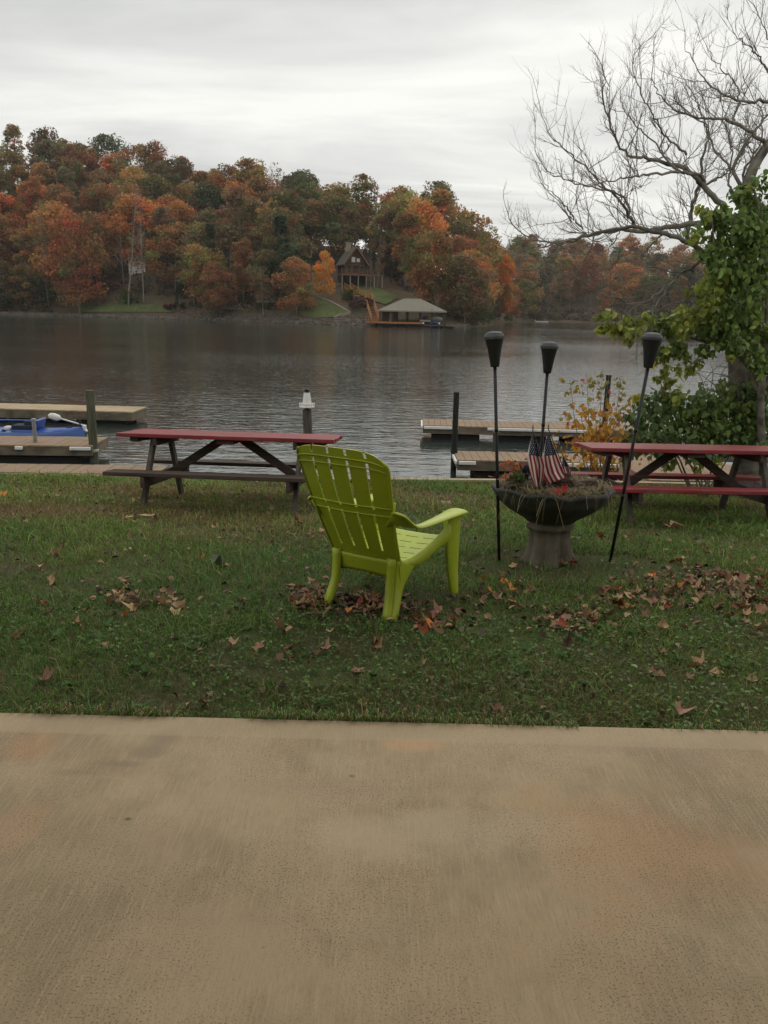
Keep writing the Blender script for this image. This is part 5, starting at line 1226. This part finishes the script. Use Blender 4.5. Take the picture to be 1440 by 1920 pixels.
# rosettes of larger weeds
P = []; Rm = []; Sc = []; Cc = []
for k_ in range(46):
    rx_ = g.uniform(-2.1, 2.1); ry_ = g.uniform(3.05, 4.4)
    if ry_ < EDGE_Y(rx_)+.06: continue
    for q in range(int(g.integers(6, 12))):
        a = g.uniform(0, 6.28); tl_ = g.uniform(.3, .9); Rm.append(_rz(a)@_rx(tl_)); P.append((rx_, ry_, float(gz(rx_, ry_))+.008)); Sc.append(g.uniform(.03, .062)); Cc.append(np.array((.095,.18,.052))*g.uniform(.7, 1.5))
wv2 = wv*np.array([.7,1,1])
V, F, C2 = scatter(wv2, wf, np.array(P), np.array(Rm), np.array(Sc), np.array(Cc))
tag(fast_mesh('broadleaf_weeds', V, F, M['leaf'], C2), 'plantain-like weed rosettes scattered in the grass', 'weeds', kind='stuff')

# fallen leaves: the largest ones as single leaves, the small scraps as one litter
DEAD = [maple_template(5, c_, s_) for s_, c_ in enumerate((.5,.8,1.0,.3,.9,.6,1.15,.5))]
DEADM = [mesh_from(t_, 'leaf_blade', M['leaf_dead']) for t_ in DEAD]
LCK = 1.35
LC = {'tan': (.36,.235,.135), 'brown': (.17,.090,.050), 'dark brown': (.065,.038,.026), 'pinkish brown': (.30,.165,.115), 'reddish': (.26,.065,.035), 'orange': (.50,.18,.045), 'grey-brown': (.15,.12,.09), 'yellowish': (.38,.29,.11)}
LC = {k_: tuple(min(.75, LCK*q) for q in v) for k_, v in LC.items()}
def fallen(px, py, size, cname, label, group=None, idx=None, tilt=.55, rz=None, color=None):
    zz = -.1
    for _ in range(6): p = at_z(px, py, zz); zz = float(gz(p[0], p[1]))
    o = bpy.data.objects.new('fallen_leaf', DEADM[int(g.integers(0, 8)) if idx is None else idx]); COL.objects.link(o)
    o.location = (p[0], p[1], zz+.014+g.uniform(0, .020)); o.rotation_euler = (g.normal(0, tilt*.6), g.normal(0, tilt*.6), g.uniform(0, 6.28) if rz is None else rz); size *= .74; o.scale = (size,)*3
    o.scale.y *= g.uniform(.7, 1.15); c = np.array(color if color is not None else LC[cname])*g.uniform(.8, 1.2); o.color = (*c, 1)
    tag(o, label, 'leaf', group); return o
fallen(1171,1146,.105,'orange','round orange-brown leaf lying on the drift of leaves at right',idx=3,tilt=.15,color=(.33,.125,.022))
fallen(1160,1142,.10,'reddish','dark red-brown leaf just behind the round orange one',idx=0,tilt=.2,color=(.17,.045,.02))
fallen(412,1062,.15,'grey-brown','large grey-green curled leaf on the grass at left',idx=2,tilt=.3,color=(.125,.14,.085))
fallen(382,1050,.07,'orange','small orange-tan leaf standing up beside the grey-green one',idx=4,tilt=.9)
fallen(530,1192,.12,'tan','long curled tan leaf on the grass left of the chair legs',idx=6,tilt=.5)
fallen(813,1178,.095,'orange','orange leaf in the pile in front of the chair',idx=1,tilt=.35)
fallen(895,1198,.115,'grey-brown','dark grey-brown leaf flat on the grass below the planter',idx=5,tilt=.2,color=(.11,.075,.06))
fallen(1230,1266,.09,'brown','rust brown curled leaf alone in the grass at lower right',idx=7,tilt=.4)
fallen(1312,1254,.10,'tan','pale crumpled leaf in the grass at lower right',idx=6,tilt=.8)
fallen(1345,1262,.07,'tan','thin tan leaf trailing from the pale crumpled one',idx=4,tilt=.6)
fallen(1277,1341,.085,'pinkish brown','pinkish brown leaf near the patio edge at right',idx=2,tilt=.4)
fallen(935,1345,.10,'brown','brown curled leaf lying right at the patio edge',idx=4,tilt=.3)
fallen(1342,1362,.035,'yellowish','tiny yellowish leaf on the patio edge at right',idx=3,tilt=.1)
fallen(668,1264,.085,'pinkish brown','flat pinkish leaf on the thin grass below the chair',idx=3,tilt=.15)
fallen(545,1236,.07,'brown','brown upright leaf scrap in the bare patch',idx=6,tilt=.6)
fallen(790,1254,.055,'tan','small tan leaf on the grass under the chair pile',idx=0,tilt=.4)
fallen(4,932,.14,'orange','bright orange leaf at the left end of the lawn near the boardwalk',idx=3,tilt=.2)
fallen(77,1068,.10,'tan','pale tan leaf on the grass at far left',idx=0,tilt=.4)
fallen(100,1045,.085,'orange','orange-brown leaf above the pale tan one at far left',idx=1,tilt=.4,color=(.28,.12,.04))
fallen(278,972,.16,'tan','large flat tan leaf at the foot of the left table leg',idx=3,tilt=.15)
fallen(1272,992,.20,'tan','large pale curled leaf on the grass in front of the right table',idx=5,tilt=.4)
fallen(1250,990,.15,'dark brown','dark leaf beside the large pale one before the right table',idx=2,tilt=.4)
fallen(1131,1010,.10,'reddish','small red leaf in the grass right of the planter',idx=0,tilt=.3)
fallen(838,947,.15,'pinkish brown','pink-brown leaf on the lawn between chair and planter',idx=3,tilt=.15)
fallen(561,987,.11,'reddish','red-brown leaf left of the chair back',idx=1,tilt=.3)
fallen(85,1285,.08,'pinkish brown','pinkish leaf near the patio at lower left',idx=6,tilt=.6)
fallen(455,1138,.075,'dark brown','blackish curled leaf left of the chair',idx=2,tilt=.3)
CL = [  # cluster centre px, spread px, count, label stem
 ((1290,1095),(85,30),50,'in the leaf drift right of the right torch',(.040,.085)),
 ((1390,1120),(50,40),34,'in the leaf drift at the right edge of the lawn',(.045,.09)),
 ((1200,1125),(60,20),24,'in the leaf drift in front of the right torch',(.045,.085)),
 ((1075,1170),(42,17),24,'in the small heap below the planter',(.05,.09)),
 ((940,1118),(45,30),18,'on the grass just left of the planter foot',(.05,.095)),
 ((690,1140),(75,16),34,'under the chair between its legs',(.05,.09)),
 ((575,1130),(40,20),22,'piled left of the chair legs',(.05,.09)),
 ((815,1170),(45,18),15,'in the pile in front of the chair',(.05,.085)),
 ((235,1130),(24,20),12,'in the left leaf pile on the grass',(.05,.095)),
 ((320,1135),(28,14),11,'in the middle-left leaf pile on the grass',(.05,.09)),
 ((615,1010),(40,20),7,'on the grass behind the chair',(.05,.08)),
]
for (cx, cy), (sx_, sy_), cnt, where, (s0, s1) in CL:
    for k_ in range(cnt):
        px = cx+g.normal(0, sx_*.62); py = cy+g.normal(0, sy_*.62)
        cn = str(g.choice(['tan','brown','dark brown','pinkish brown','reddish','orange'], p=[.27,.27,.13,.22,.06,.05]))
        fallen(px, py, g.uniform(s0, s1), cn, '%s fallen leaf %s' % (cn, where), 'fallen leaves '+where, tilt=.65)
for k_ in range(110):
    px = g.uniform(0, 1440); py = 905+(g.uniform(0, 1)**1.3)*330
    if 560 < px < 880 and 820 < py < 1165 or 930 < px < 1150 and py < 1060: continue
    cn = str(g.choice(['tan','brown','dark brown','pinkish brown','reddish'], p=[.25,.27,.25,.17,.06])); zone = 'left' if px < 560 else 'middle' if px < 940 else 'right'
    ver = 'near the water' if py < 1000 else 'between the tables and the patio'
    fallen(px, py, g.uniform(.045, .085), cn, '%s fallen leaf lying alone on the %s lawn %s' % (cn, zone, ver), 'scattered leaves on the %s lawn' % zone, tilt=.5)
# litter scraps
tvL, tfL = DEAD[2]; tri = [(0,1,2,3)]
x, y = lawn_pts(30, 3.1, 10.3, g); n = len(x)
ex = []
for (cx, cy), (sx_, sy_), cnt, where, _s in CL:
    for k_ in range(cnt*3):
        p = at_z(cx+g.normal(0, sx_), cy+g.normal(0, sy_*.9), -.1); ex.append(p[:2])
ex = np.array(ex); x = np.r_[x, ex[:, 0]]; y = np.r_[y, ex[:, 1]]; n = len(x)
qv = np.array([(-.5,-.3,.1),(.15,-.5,0),(.5,.2,.15),(-.1,.5,-.05)]); cs_ = np.array([LC[k_] for k_ in ('tan','brown','dark brown','pinkish brown','grey-brown')])
qv = wv*np.array([1.3,1,2.2])-np.array([0,.5,0]); V, F, C2 = scatter(qv, wf, np.stack([x, y, gz(x, y)+g.uniform(.01, .035, n)], 1), rot_rand(n, .9), g.uniform(.02, .06, n), cs_[g.integers(0, 5, n)]*g.uniform(.35, .95, (n, 1)))
tag(fast_mesh('leaf_litter', V, F, M['leaf_dead_attr'], C2), 'small brown leaf scraps scattered through the grass', 'leaf litter', kind='stuff')
# dark spots and stains on the patio
def blot(cx, cy, pts_, name, mt, label=None):
    V = [(*at_z(x_, y_, 0)[:2], .003) for x_, y_ in pts_]; mb = MB(); mb.add([(v[0], v[1], v[2]) for v in V], [tuple(range(len(V)))][0:1]); return mb.build(name, mt)

# ------------------------------------------------------------------ trees at the right
def smooth_path(P, n):
    P = np.asarray(P, float); d = np.r_[0, np.cumsum(np.linalg.norm(np.diff(P, axis=0), axis=1))]; t = np.linspace(0, d[-1], n); Q = np.stack([np.interp(t, d, P[:, i]) for i in range(3)], 1)
    for _ in range(2): Q[1:-1] = (Q[:-2]+2*Q[1:-1]+Q[2:])/4
    return Q
gt = np.random.default_rng(41)
TY = 10.0
root = at_z(1405, 905, -.6); TX = at_y(1400, 880, TY)[0]
tree = tag(empty('bare_tree', (TX, TY, float(gz(TX, TY)))), 'large bare tree with upcurved twigs leaning out over the lake at right', 'tree'); TB = np.array(tree.location)
def path3(pl_, y0, y1, wob=.10):
    n = len(pl_); t = np.linspace(0, 1, n); yy = y0+(y1-y0)*t+wob*np.sin(t*5+gt.uniform(0, 6))*(t > 0); return np.array([at_y(p[0], p[1], y_) for p, y_ in zip(pl_, yy)])
trunk_px = [(1404,905),(1398,800),(1388,720),(1384,640),(1392,540),(1398,450),(1396,380),(1402,333),(1418,300),(1440,270),(1480,225)]
mbT = MB(); Pt = smooth_path(path3(trunk_px, TY, TY+.25, .03), 34); Pt[0, 2] -= .2
mbT.tube(Pt-TB, np.interp(np.linspace(0, 1, 34), [0,.06,.25,.6,.85,1], [.23,.17,.145,.085,.06,.045]), 14); mbT.build('trunk', M['bark'], tree, smooth=True)
BR = [ # px path, start radius, end radius, depth at tip relative
 ([(1392,545),(1350,505),(1320,475),(1291,455),(1245,437),(1190,425),(1120,434),(1072,448),(1027,462)], .060,.010,-.6),
 ([(1398,410),(1360,409),(1315,417),(1252,427),(1211,434),(1162,430),(1113,439),(1072,451),(1020,455),(985,444),(962,422)], .055,.007,.5),
 ([(1291,452),(1291,430),(1296,399),(1311,347),(1318,288),(1332,257),(1322,226),(1296,215)], .036,.010,.3),
 ([(1396,455),(1375,420),(1357,389),(1322,351),(1287,316),(1245,305),(1204,295),(1179,295),(1160,272),(1148,243),(1131,201),(1133,139)], .062,.005,-.7),
 ([(1273,323),(1218,328),(1180,333),(1148,338),(1120,345)], .022,.007,-1.0),
 ([(1190,418),(1172,392),(1155,368),(1107,323),(1072,292),(1030,253),(1015,215)], .022,.004,-.9),
 ([(1190,425),(1169,364),(1127,354),(1085,345),(1044,330),(1020,315),(1009,299),(1001,275),(1003,255)], .020,.004,.2),
 ([(1093,430),(1075,408),(1058,385),(1045,370),(1034,358),(1018,337)], .014,.004,-.5),
 ([(1396,400),(1402,333),(1440,274),(1475,240)], .07,.05,-.1),
 ([(1390,350),(1370,316),(1395,275),(1409,250),(1440,215),(1470,195)], .030,.014,.8),
 ([(1440,272),(1416,253),(1395,240),(1374,229),(1345,222),(1322,222),(1266,208),(1245,190),(1228,160),(1222,140)], .034,.005,-.5),
 ([(1372,318),(1355,295),(1339,278),(1322,240),(1308,194),(1297,172),(1284,149)], .020,.004,.9),
 ([(1475,190),(1440,189),(1391,191),(1339,170),(1320,145),(1305,125),(1284,87)], .030,.004,-.2),
 ([(1374,229),(1380,210),(1388,191),(1381,160),(1350,125),(1335,105),(1322,80)], .018,.004,.4),
 ([(1475,165),(1440,139),(1430,118),(1416,97),(1395,80),(1381,69),(1372,50)], .022,.004,.1),
 ([(1475,110),(1440,66),(1423,31),(1412,8)], .016,.004,-.3),
 ([(1287,290),(1270,275),(1245,250),(1225,215),(1205,185),(1197,160),(1185,128),(1195,94)], .018,.004,-1.1),
 ([(1245,290),(1239,278),(1204,247),(1169,208),(1162,188),(1168,165)], .014,.004,.4),
 ([(1385,470),(1345,480),(1308,490),(1266,523),(1231,556),(1189,576),(1130,550),(1100,532)], .034,.005,-.6),
 ([(1245,437),(1231,447),(1219,464),(1189,487),(1159,492)], .016,.005,-.2),
 ([(1072,448),(1044,464),(1033,482),(1009,502),(980,511),(970,498)], .012,.004,-.5),
 ([(1115,440),(1102,484),(1069,513),(1033,534),(1025,520),(1024,510)], .012,.004,.1),
 ([(1270,523),(1235,560),(1216,600),(1209,620)], .010,.005,-1.0),
 ([(1162,430),(1150,460),(1122,484),(1110,500)], .010,.004,.2),
 ([(1322,351),(1315,330),(1275,322)], .03,.02,-.3),
 ([(1311,347),(1330,345),(1352,330),(1375,312)], .016,.012,.2),
 ([(1389,600),(1345,585),(1300,590),(1262,610),(1240,640),(1235,665)], .022,.005,-.7),
 ([(1380,505),(1330,520),(1290,560),(1240,580),(1195,600),(1150,608),(1110,600)], .022,.004,.8),
 ([(1300,510),(1260,510),(1215,498),(1180,505),(1150,525)], .014,.004,-.4),
 ([(1396,400),(1370,360),(1365,330),(1375,290),(1365,250),(1352,215),(1358,180)], .022,.006,.5),
 ([(1400,345),(1390,320),(1420,285),(1432,240),(1425,200),(1400,160)], .022,.006,.9),
]
mbB = MB(); mbW = MB(); ntw = 0
def inside_y(p): return p
def twig(p, d, ln, r, lvl, upb):
    """upcurving twig; d unit direction"""
    global ntw
    n = 5 if lvl < 2 else 4; P = [p]; dd = d.copy(); sl_ = ln/(n-1)
    for i in range(n-1):
        dd = dd+np.array([0,0,upb])+gt.normal(0, .17, 3); dd /= np.linalg.norm(dd); P.append(P[-1]+dd*sl_)
    P = np.array(P); mbW.tube(P-TB, np.linspace(r, r*.40, n), 3 if lvl else 4, cap=False); ntw += 1
    if lvl >= 2: return
    for k_ in range(int(gt.integers(3, 6)) if lvl == 0 else int(gt.integers(2, 4))):
        i = int(gt.integers(1, n)); t_ = (P[i]-P[i-1]); t_ /= np.linalg.norm(t_); e_ = t_+gt.normal(0, .62, 3); e_[2] += .12; e_ /= np.linalg.norm(e_)
        twig(P[i]-(P[i]-P[i-1])*gt.uniform(0, 1), e_, ln*gt.uniform(.38, .7), r*.62, lvl+1, upb*.9)
for pl_, r0_, r1_, dy in BR:
    k_ = len(pl_)*4; y0 = TY+.1; 
    # start depth: follow how far the start is from the trunk in the picture
    sd_ = min(1.0, abs(pl_[0][0]-1398)/350); P = smooth_path(path3(pl_, y0+dy*sd_, y0+dy, .06), k_)
    P[1:-1] += gt.normal(0, .010, (k_-2, 3)); rad = .74*np.interp(np.linspace(0, 1, k_), [0, .5, 1], [r0_, r1_+(r0_-r1_)*.42, r1_])
    mbB.tube(P-TB, rad, 8, cap=False)
    low = pl_[-1][1] > 480; L_ = np.linalg.norm(np.diff(P, axis=0), axis=1).sum()
    m_t = int(L_*(8.5 if not low else 7.0))
    for j in range(m_t):
        s_ = gt.uniform(.22, 1.0) if pl_[0][0] > 1380 else gt.uniform(.05, 1.0); i = min(k_-2, int(s_*(k_-1))); t_ = P[i+1]-P[i]; t_ /= np.linalg.norm(t_)
        e_ = t_*.8+gt.normal(0, .50, 3); e_[2] += .25 if not low else -.05; e_ /= np.linalg.norm(e_)
        twig(P[i], e_, gt.uniform(.22, .60)*(1.15-.3*s_), min(.0055, rad[i]*.6), 0 if gt.uniform() < .75 else 1, .17 if not low else .04)
    twig(P[-1], (P[-1]-P[-2])/np.linalg.norm(P[-1]-P[-2]), .35, r1_*.9, 0, .12)
mbB.build('limb', M['bark'], tree, smooth=True); tw_ = mbW.build('twigs', M['twig'], tree, smooth=True)
print('twigs', ntw)
# leaves: pointed heart shapes folded along the midrib
lv_ = np.array([(0,-.05,0),(.30,.02,.03),(.44,.30,.09),(.30,.66,.08),(0,1.12,-.10),(-.30,.66,.08),(-.44,.30,.09),(-.30,.02,.03),(0,.45,-.03)])
lf_ = [(0,1,2,8),(8,2,3,4),(8,4,5,6),(8,6,7,0)]
def hang_rot(n, g_):
    """leaves hang: tip mostly down, face turned outwards at random"""
    a = g_.uniform(0, 2*math.pi, n); b = g_.normal(math.radians(-118), .48, n); c = g_.normal(0, .45, n); out_ = np.empty((n, 3, 3))
    for i in range(n): out_[i] = _rz(a[i])@_rx(b[i])@_ry(c[i])
    return out_
def foliage(name, parent, org, blobs, dens, size, cols, seed, zsq=1.0):
    g_ = np.random.default_rng(seed); P = []; Cc = []; W_ = []
    for (px, py, r_, yd, cm) in blobs:
        c0 = at_y(px, py, yd); rr = r_*yd/FP*1.02; n = int(dens*(r_/40.)**1.8); sub = g_.normal(size=(max(4, n//12), 3)); sub = sub/np.linalg.norm(sub, axis=1)[:, None]*rr*g_.uniform(.3, 1.0, (len(sub), 1))**.6
        idx = g_.integers(0, len(sub), n); q = c0+sub[idx]*np.array([1,1.0,zsq])+g_.normal(0, rr*.20, (n, 3)); P.append(q); tone = g_.uniform(.75, 1.3, len(sub))[idx]
        base = np.array(cols[cm])[g_.integers(0, len(cols[cm]), n)]; Cc.append(base*tone[:, None]*g_.uniform(.75, 1.25, (n, 1)))
    P = np.concatenate(P); Cc = np.concatenate(Cc); n = len(P); V, F, C2 = scatter(lv_, lf_, P-np.array(org), hang_rot(n, g_), size*g_.uniform(.55, 1.2, n), Cc); print(name, n)
    return fast_mesh(name, V, F, M['leaf'], C2, parent=parent, smooth=False)
GREEN = {'g': [(.15,.23,.06),(.18,.26,.065),(.21,.285,.07),(.115,.18,.052)], 'y': [(.29,.34,.065),(.34,.37,.07),(.22,.27,.058)], 'd': [(.14,.22,.085),(.17,.25,.09),(.155,.225,.08)], 'v': [(.52,.47,.08),(.40,.38,.07)]}
LX = at_y(1432, 880, 9.55)[0]
lt_ = tag(empty('leafy_tree', (LX, 9.55, float(gz(LX, 9.55)))), 'leafy green tree with large drooping leaves wrapped round the bare trunk', 'tree'); LB = np.array(lt_.location)
mb = MB()
for pl_, r0_, r1_ in (([(1432,890),(1425,760),(1432,690),(1440,600),(1438,500),(1425,400),(1410,340)],.055,.012), ([(1432,760),(1410,700),(1398,640),(1370,560),(1340,480),(1335,410)],.03,.008), ([(1430,720),(1380,660),(1310,635),(1240,628),(1170,612),(1128,598)],.028,.006), ([(1425,740),(1450,690),(1470,620)],.03,.015), ([(1360,655),(1320,660),(1290,690)],.012,.005)):
    Q = smooth_path(path3(pl_, 9.55, 9.45, .05), len(pl_)*4); mb.tube(Q-LB, np.linspace(r0_, r1_, len(Q)), 8)
mb.build('trunk', M['bark'], lt_, smooth=True)
BL = [(1395,362,22,9.5,'g'),(1425,375,38,9.6,'g'),(1350,396,24,9.4,'g'),(1405,420,42,9.5,'g'),(1335,428,30,9.5,'g'),(1440,430,45,9.8,'d'),(1370,455,42,9.4,'g'),(1420,485,48,9.5,'g'),(1360,505,40,9.3,'g'),(1338,545,40,9.5,'y'),(1400,545,50,9.4,'g'),(1448,540,45,9.8,'d'),(1360,590,46,9.4,'g'),(1420,605,50,9.5,'g'),(1312,590,34,9.3,'y'),(1275,600,30,9.3,'y'),(1318,622,34,9.5,'g'),(1370,640,26,9.2,'g'),(1440,650,38,9.4,'g'),(1240,606,26,9.4,'g'),(1208,612,24,9.3,'y'),(1172,612,22,9.3,'y'),(1140,598,18,9.2,'y'),(1130,592,10,9.2,'y'),(1255,640,24,9.3,'g'),(1285,655,22,9.3,'g'),(1245,668,16,9.2,'y'),(1420,690,20,9.2,'g'),(1405,350,16,9.5,'y'),(1320,400,14,9.3,'y'),(1312,440,14,9.3,'y'),(1330,475,20,9.3,'g'),(1190,625,18,9.2,'y'),(1222,640,18,9.2,'y'),(1155,618,12,9.2,'y'),(1300,680,18,9.3,'y'),(1262,690,14,9.3,'y'),(1325,660,16,9.3,'g'),(1365,665,14,9.2,'y'),(1230,672,12,9.2,'v')]
foliage('crown', lt_, LB, BL, 270, .068, GREEN, 51)
# bush at the water's edge
BXp = at_y(1320, 880, 9.85); bu = tag(empty('leafy_bush', (BXp[0], 9.85, float(gz(BXp[0], 9.85)))), 'big green bush with heart-shaped leaves behind the right table', 'bush'); BB = np.array(bu.location)
BL2 = [(1205,780,30,9.8,'d'),(1180,815,28,9.8,'d'),(1240,760,32,9.9,'d'),(1262,735,24,9.8,'y'),(1280,780,42,9.8,'g'),(1240,815,40,9.7,'d'),(1330,760,42,9.9,'d'),(1350,745,30,9.9,'g'),(1330,800,45,9.7,'g'),(1385,770,45,9.8,'g'),(1432,760,45,9.9,'d'),(1400,805,45,9.7,'g'),(1440,815,45,9.8,'d'),(1420,730,30,9.9,'d'),(1290,822,34,9.7,'d'),(1355,828,30,9.7,'g'),(1240,700,12,9.8,'y'),(1256,868,12,9.7,'y'),(1310,870,12,9.6,'y'),(1345,868,9,9.7,'v'),(1195,742,10,9.8,'v')]
foliage('foliage', bu, BB, BL2, 290, .072, GREEN, 52)
mb = MB()
for (x_, y_) in ((1205,770),(1240,720),(1262,735),(1290,745),(1330,730),(1375,745),(1420,740),(1185,800),(1256,865),(1310,868)):
    Q = smooth_path(np.array([BB+gt.normal(0, .08, 3)*np.array([1,1,0]), at_y((x_+1320)/2+gt.normal(0, 12), 830, 9.8), at_y(x_, y_, 9.8)]), 9); mb.tube(Q-BB, np.linspace(.013, .004, 9), 5)
for k_ in range(26):      # bare arching suckers beside the trunk
    x0_ = gt.uniform(1300, 1440); Q = smooth_path(np.array([at_y(x0_, 790, 9.9), at_y(x0_+gt.normal(0, 25), gt.uniform(690, 730), 9.9+gt.normal(0, .2)), at_y(x0_+gt.normal(0, 55), gt.uniform(640, 720), 9.9)]), 8); mb.tube(Q-BB, np.linspace(.007, .003, 8), 4, cap=False)
mb.build('stems', M['twig'], bu, smooth=True)
# yellow sapling
SXp = at_y(1120, 885, 9.9); sa = tag(empty('maple_sapling', (SXp[0], 9.9, float(gz(SXp[0], 9.9)))), 'yellow and orange maple sapling at the left end of the right table', 'sapling'); SB = np.array(sa.location)
gs = np.random.default_rng(61); mb = MB(); P = []; Cc = []; Sz = []
STM = [((1098,880),(1068,704)),((1108,880),(1100,697)),((1118,880),(1130,688)),((1125,880),(1142,700)),((1135,880),(1166,700)),((1112,880),(1085,760)),((1130,880),(1160,790)),((1120,880),(1115,760)),((1104,880),(1078,820)),((1140,880),(1175,830)),((1135,880),(1190,745)),((1128,880),(1120,820))]
for (a_, b_) in STM:
    d0 = 9.9+gs.normal(0, .12); Q = smooth_path(np.array([at_y(a_[0], a_[1], d0), at_y((a_[0]+b_[0])/2+gs.normal(0, 5), (a_[1]+b_[1])/2, d0), at_y(b_[0], b_[1], d0+gs.normal(0, .15))]), 14); mb.tube(Q-SB, np.linspace(.007, .002, 14), 5)
    for k_ in range(46):
        s_ = gs.uniform(.08, 1); i = int(s_*13); yp = a_[1]+(b_[1]-a_[1])*s_; sprd = float(np.interp(yp, [690,760,830], [.035,.09,.16]))
        P.append(Q[i]+gs.normal(0, sprd, 3)*np.array([1,1,.6])); t_ = np.clip((yp-700)/90+gs.normal(0, .3), 0, 1); c = np.array((.27,.27,.055))*(1-t_)+np.array((.60,.32,.045))*t_
        if gs.uniform() < .12: c = np.array((.45,.12,.03))
        Cc.append(c*gs.uniform(.65, 1.2)); Sz.append(gs.uniform(.026, .062) if yp < 740 else gs.uniform(.030, .070))
P, Cc, Sz = np.array(P), np.array(Cc), np.array(Sz); mv2, mf2 = maple_template(5, .25, 12)
V, F, C2 = scatter(mv2, [tuple(f) for f in mf2], P-SB, hang_rot(len(P), gs), Sz, Cc)
fm_poly('foliage', V, F, M['leaf'], C2, sa); mb.build('stems', M['twig'], sa, smooth=True)
# small weed sprig sprouting behind the flags
wp = at_y(1061, 850, 9.8); wd_ = tag(empty('thin_seedling', (wp[0], 9.8, float(gz(wp[0], 9.8)))), 'thin pale green seedling standing left of the right table', 'seedling'); WB = np.array(wd_.location)
mb = MB(); Q = smooth_path(np.array([WB, at_y(1063, 860, 9.8), at_y(1056, 830, 9.8)]), 8); mb.tube(Q-WB, np.linspace(.005, .002, 8), 5); mb.build('stem', M['twig'], wd_)
P = np.array([at_y(1058+gs.normal(0, 8), gs.uniform(828, 868), 9.8+gs.normal(0, .05)) for _ in range(14)]); V, F, C2 = scatter(hv, hf, P-WB, rot_rand(14), .05*np.ones(14), np.tile(np.array((.10,.14,.05)), (14, 1))); fast_mesh('leaves', V, F, M['leaf'], C2, parent=wd_)

# thin autumn haze over the lake
hz = MB(); hz.box((0, 240, 48), (1100, 900, 104)); hob = hz.build('haze', None)
mh = bpy.data.materials.new('haze'); mh.use_nodes = True; nt = mh.node_tree; nt.nodes.clear(); o_ = nt.nodes.new('ShaderNodeOutputMaterial'); v_ = nt.nodes.new('ShaderNodeVolumePrincipled'); v_.inputs['Color'].default_value = (.92,.93,.95,1); v_.inputs['Density'].default_value = HAZE; v_.inputs['Anisotropy'].default_value = .2
nt.links.new(v_.outputs[0], o_.inputs['Volume']); hob.data.materials.append(mh); tag(hob, 'thin pale haze hanging over the whole lake', 'haze', kind='stuff')
S.cycles.volume_bounces = 0
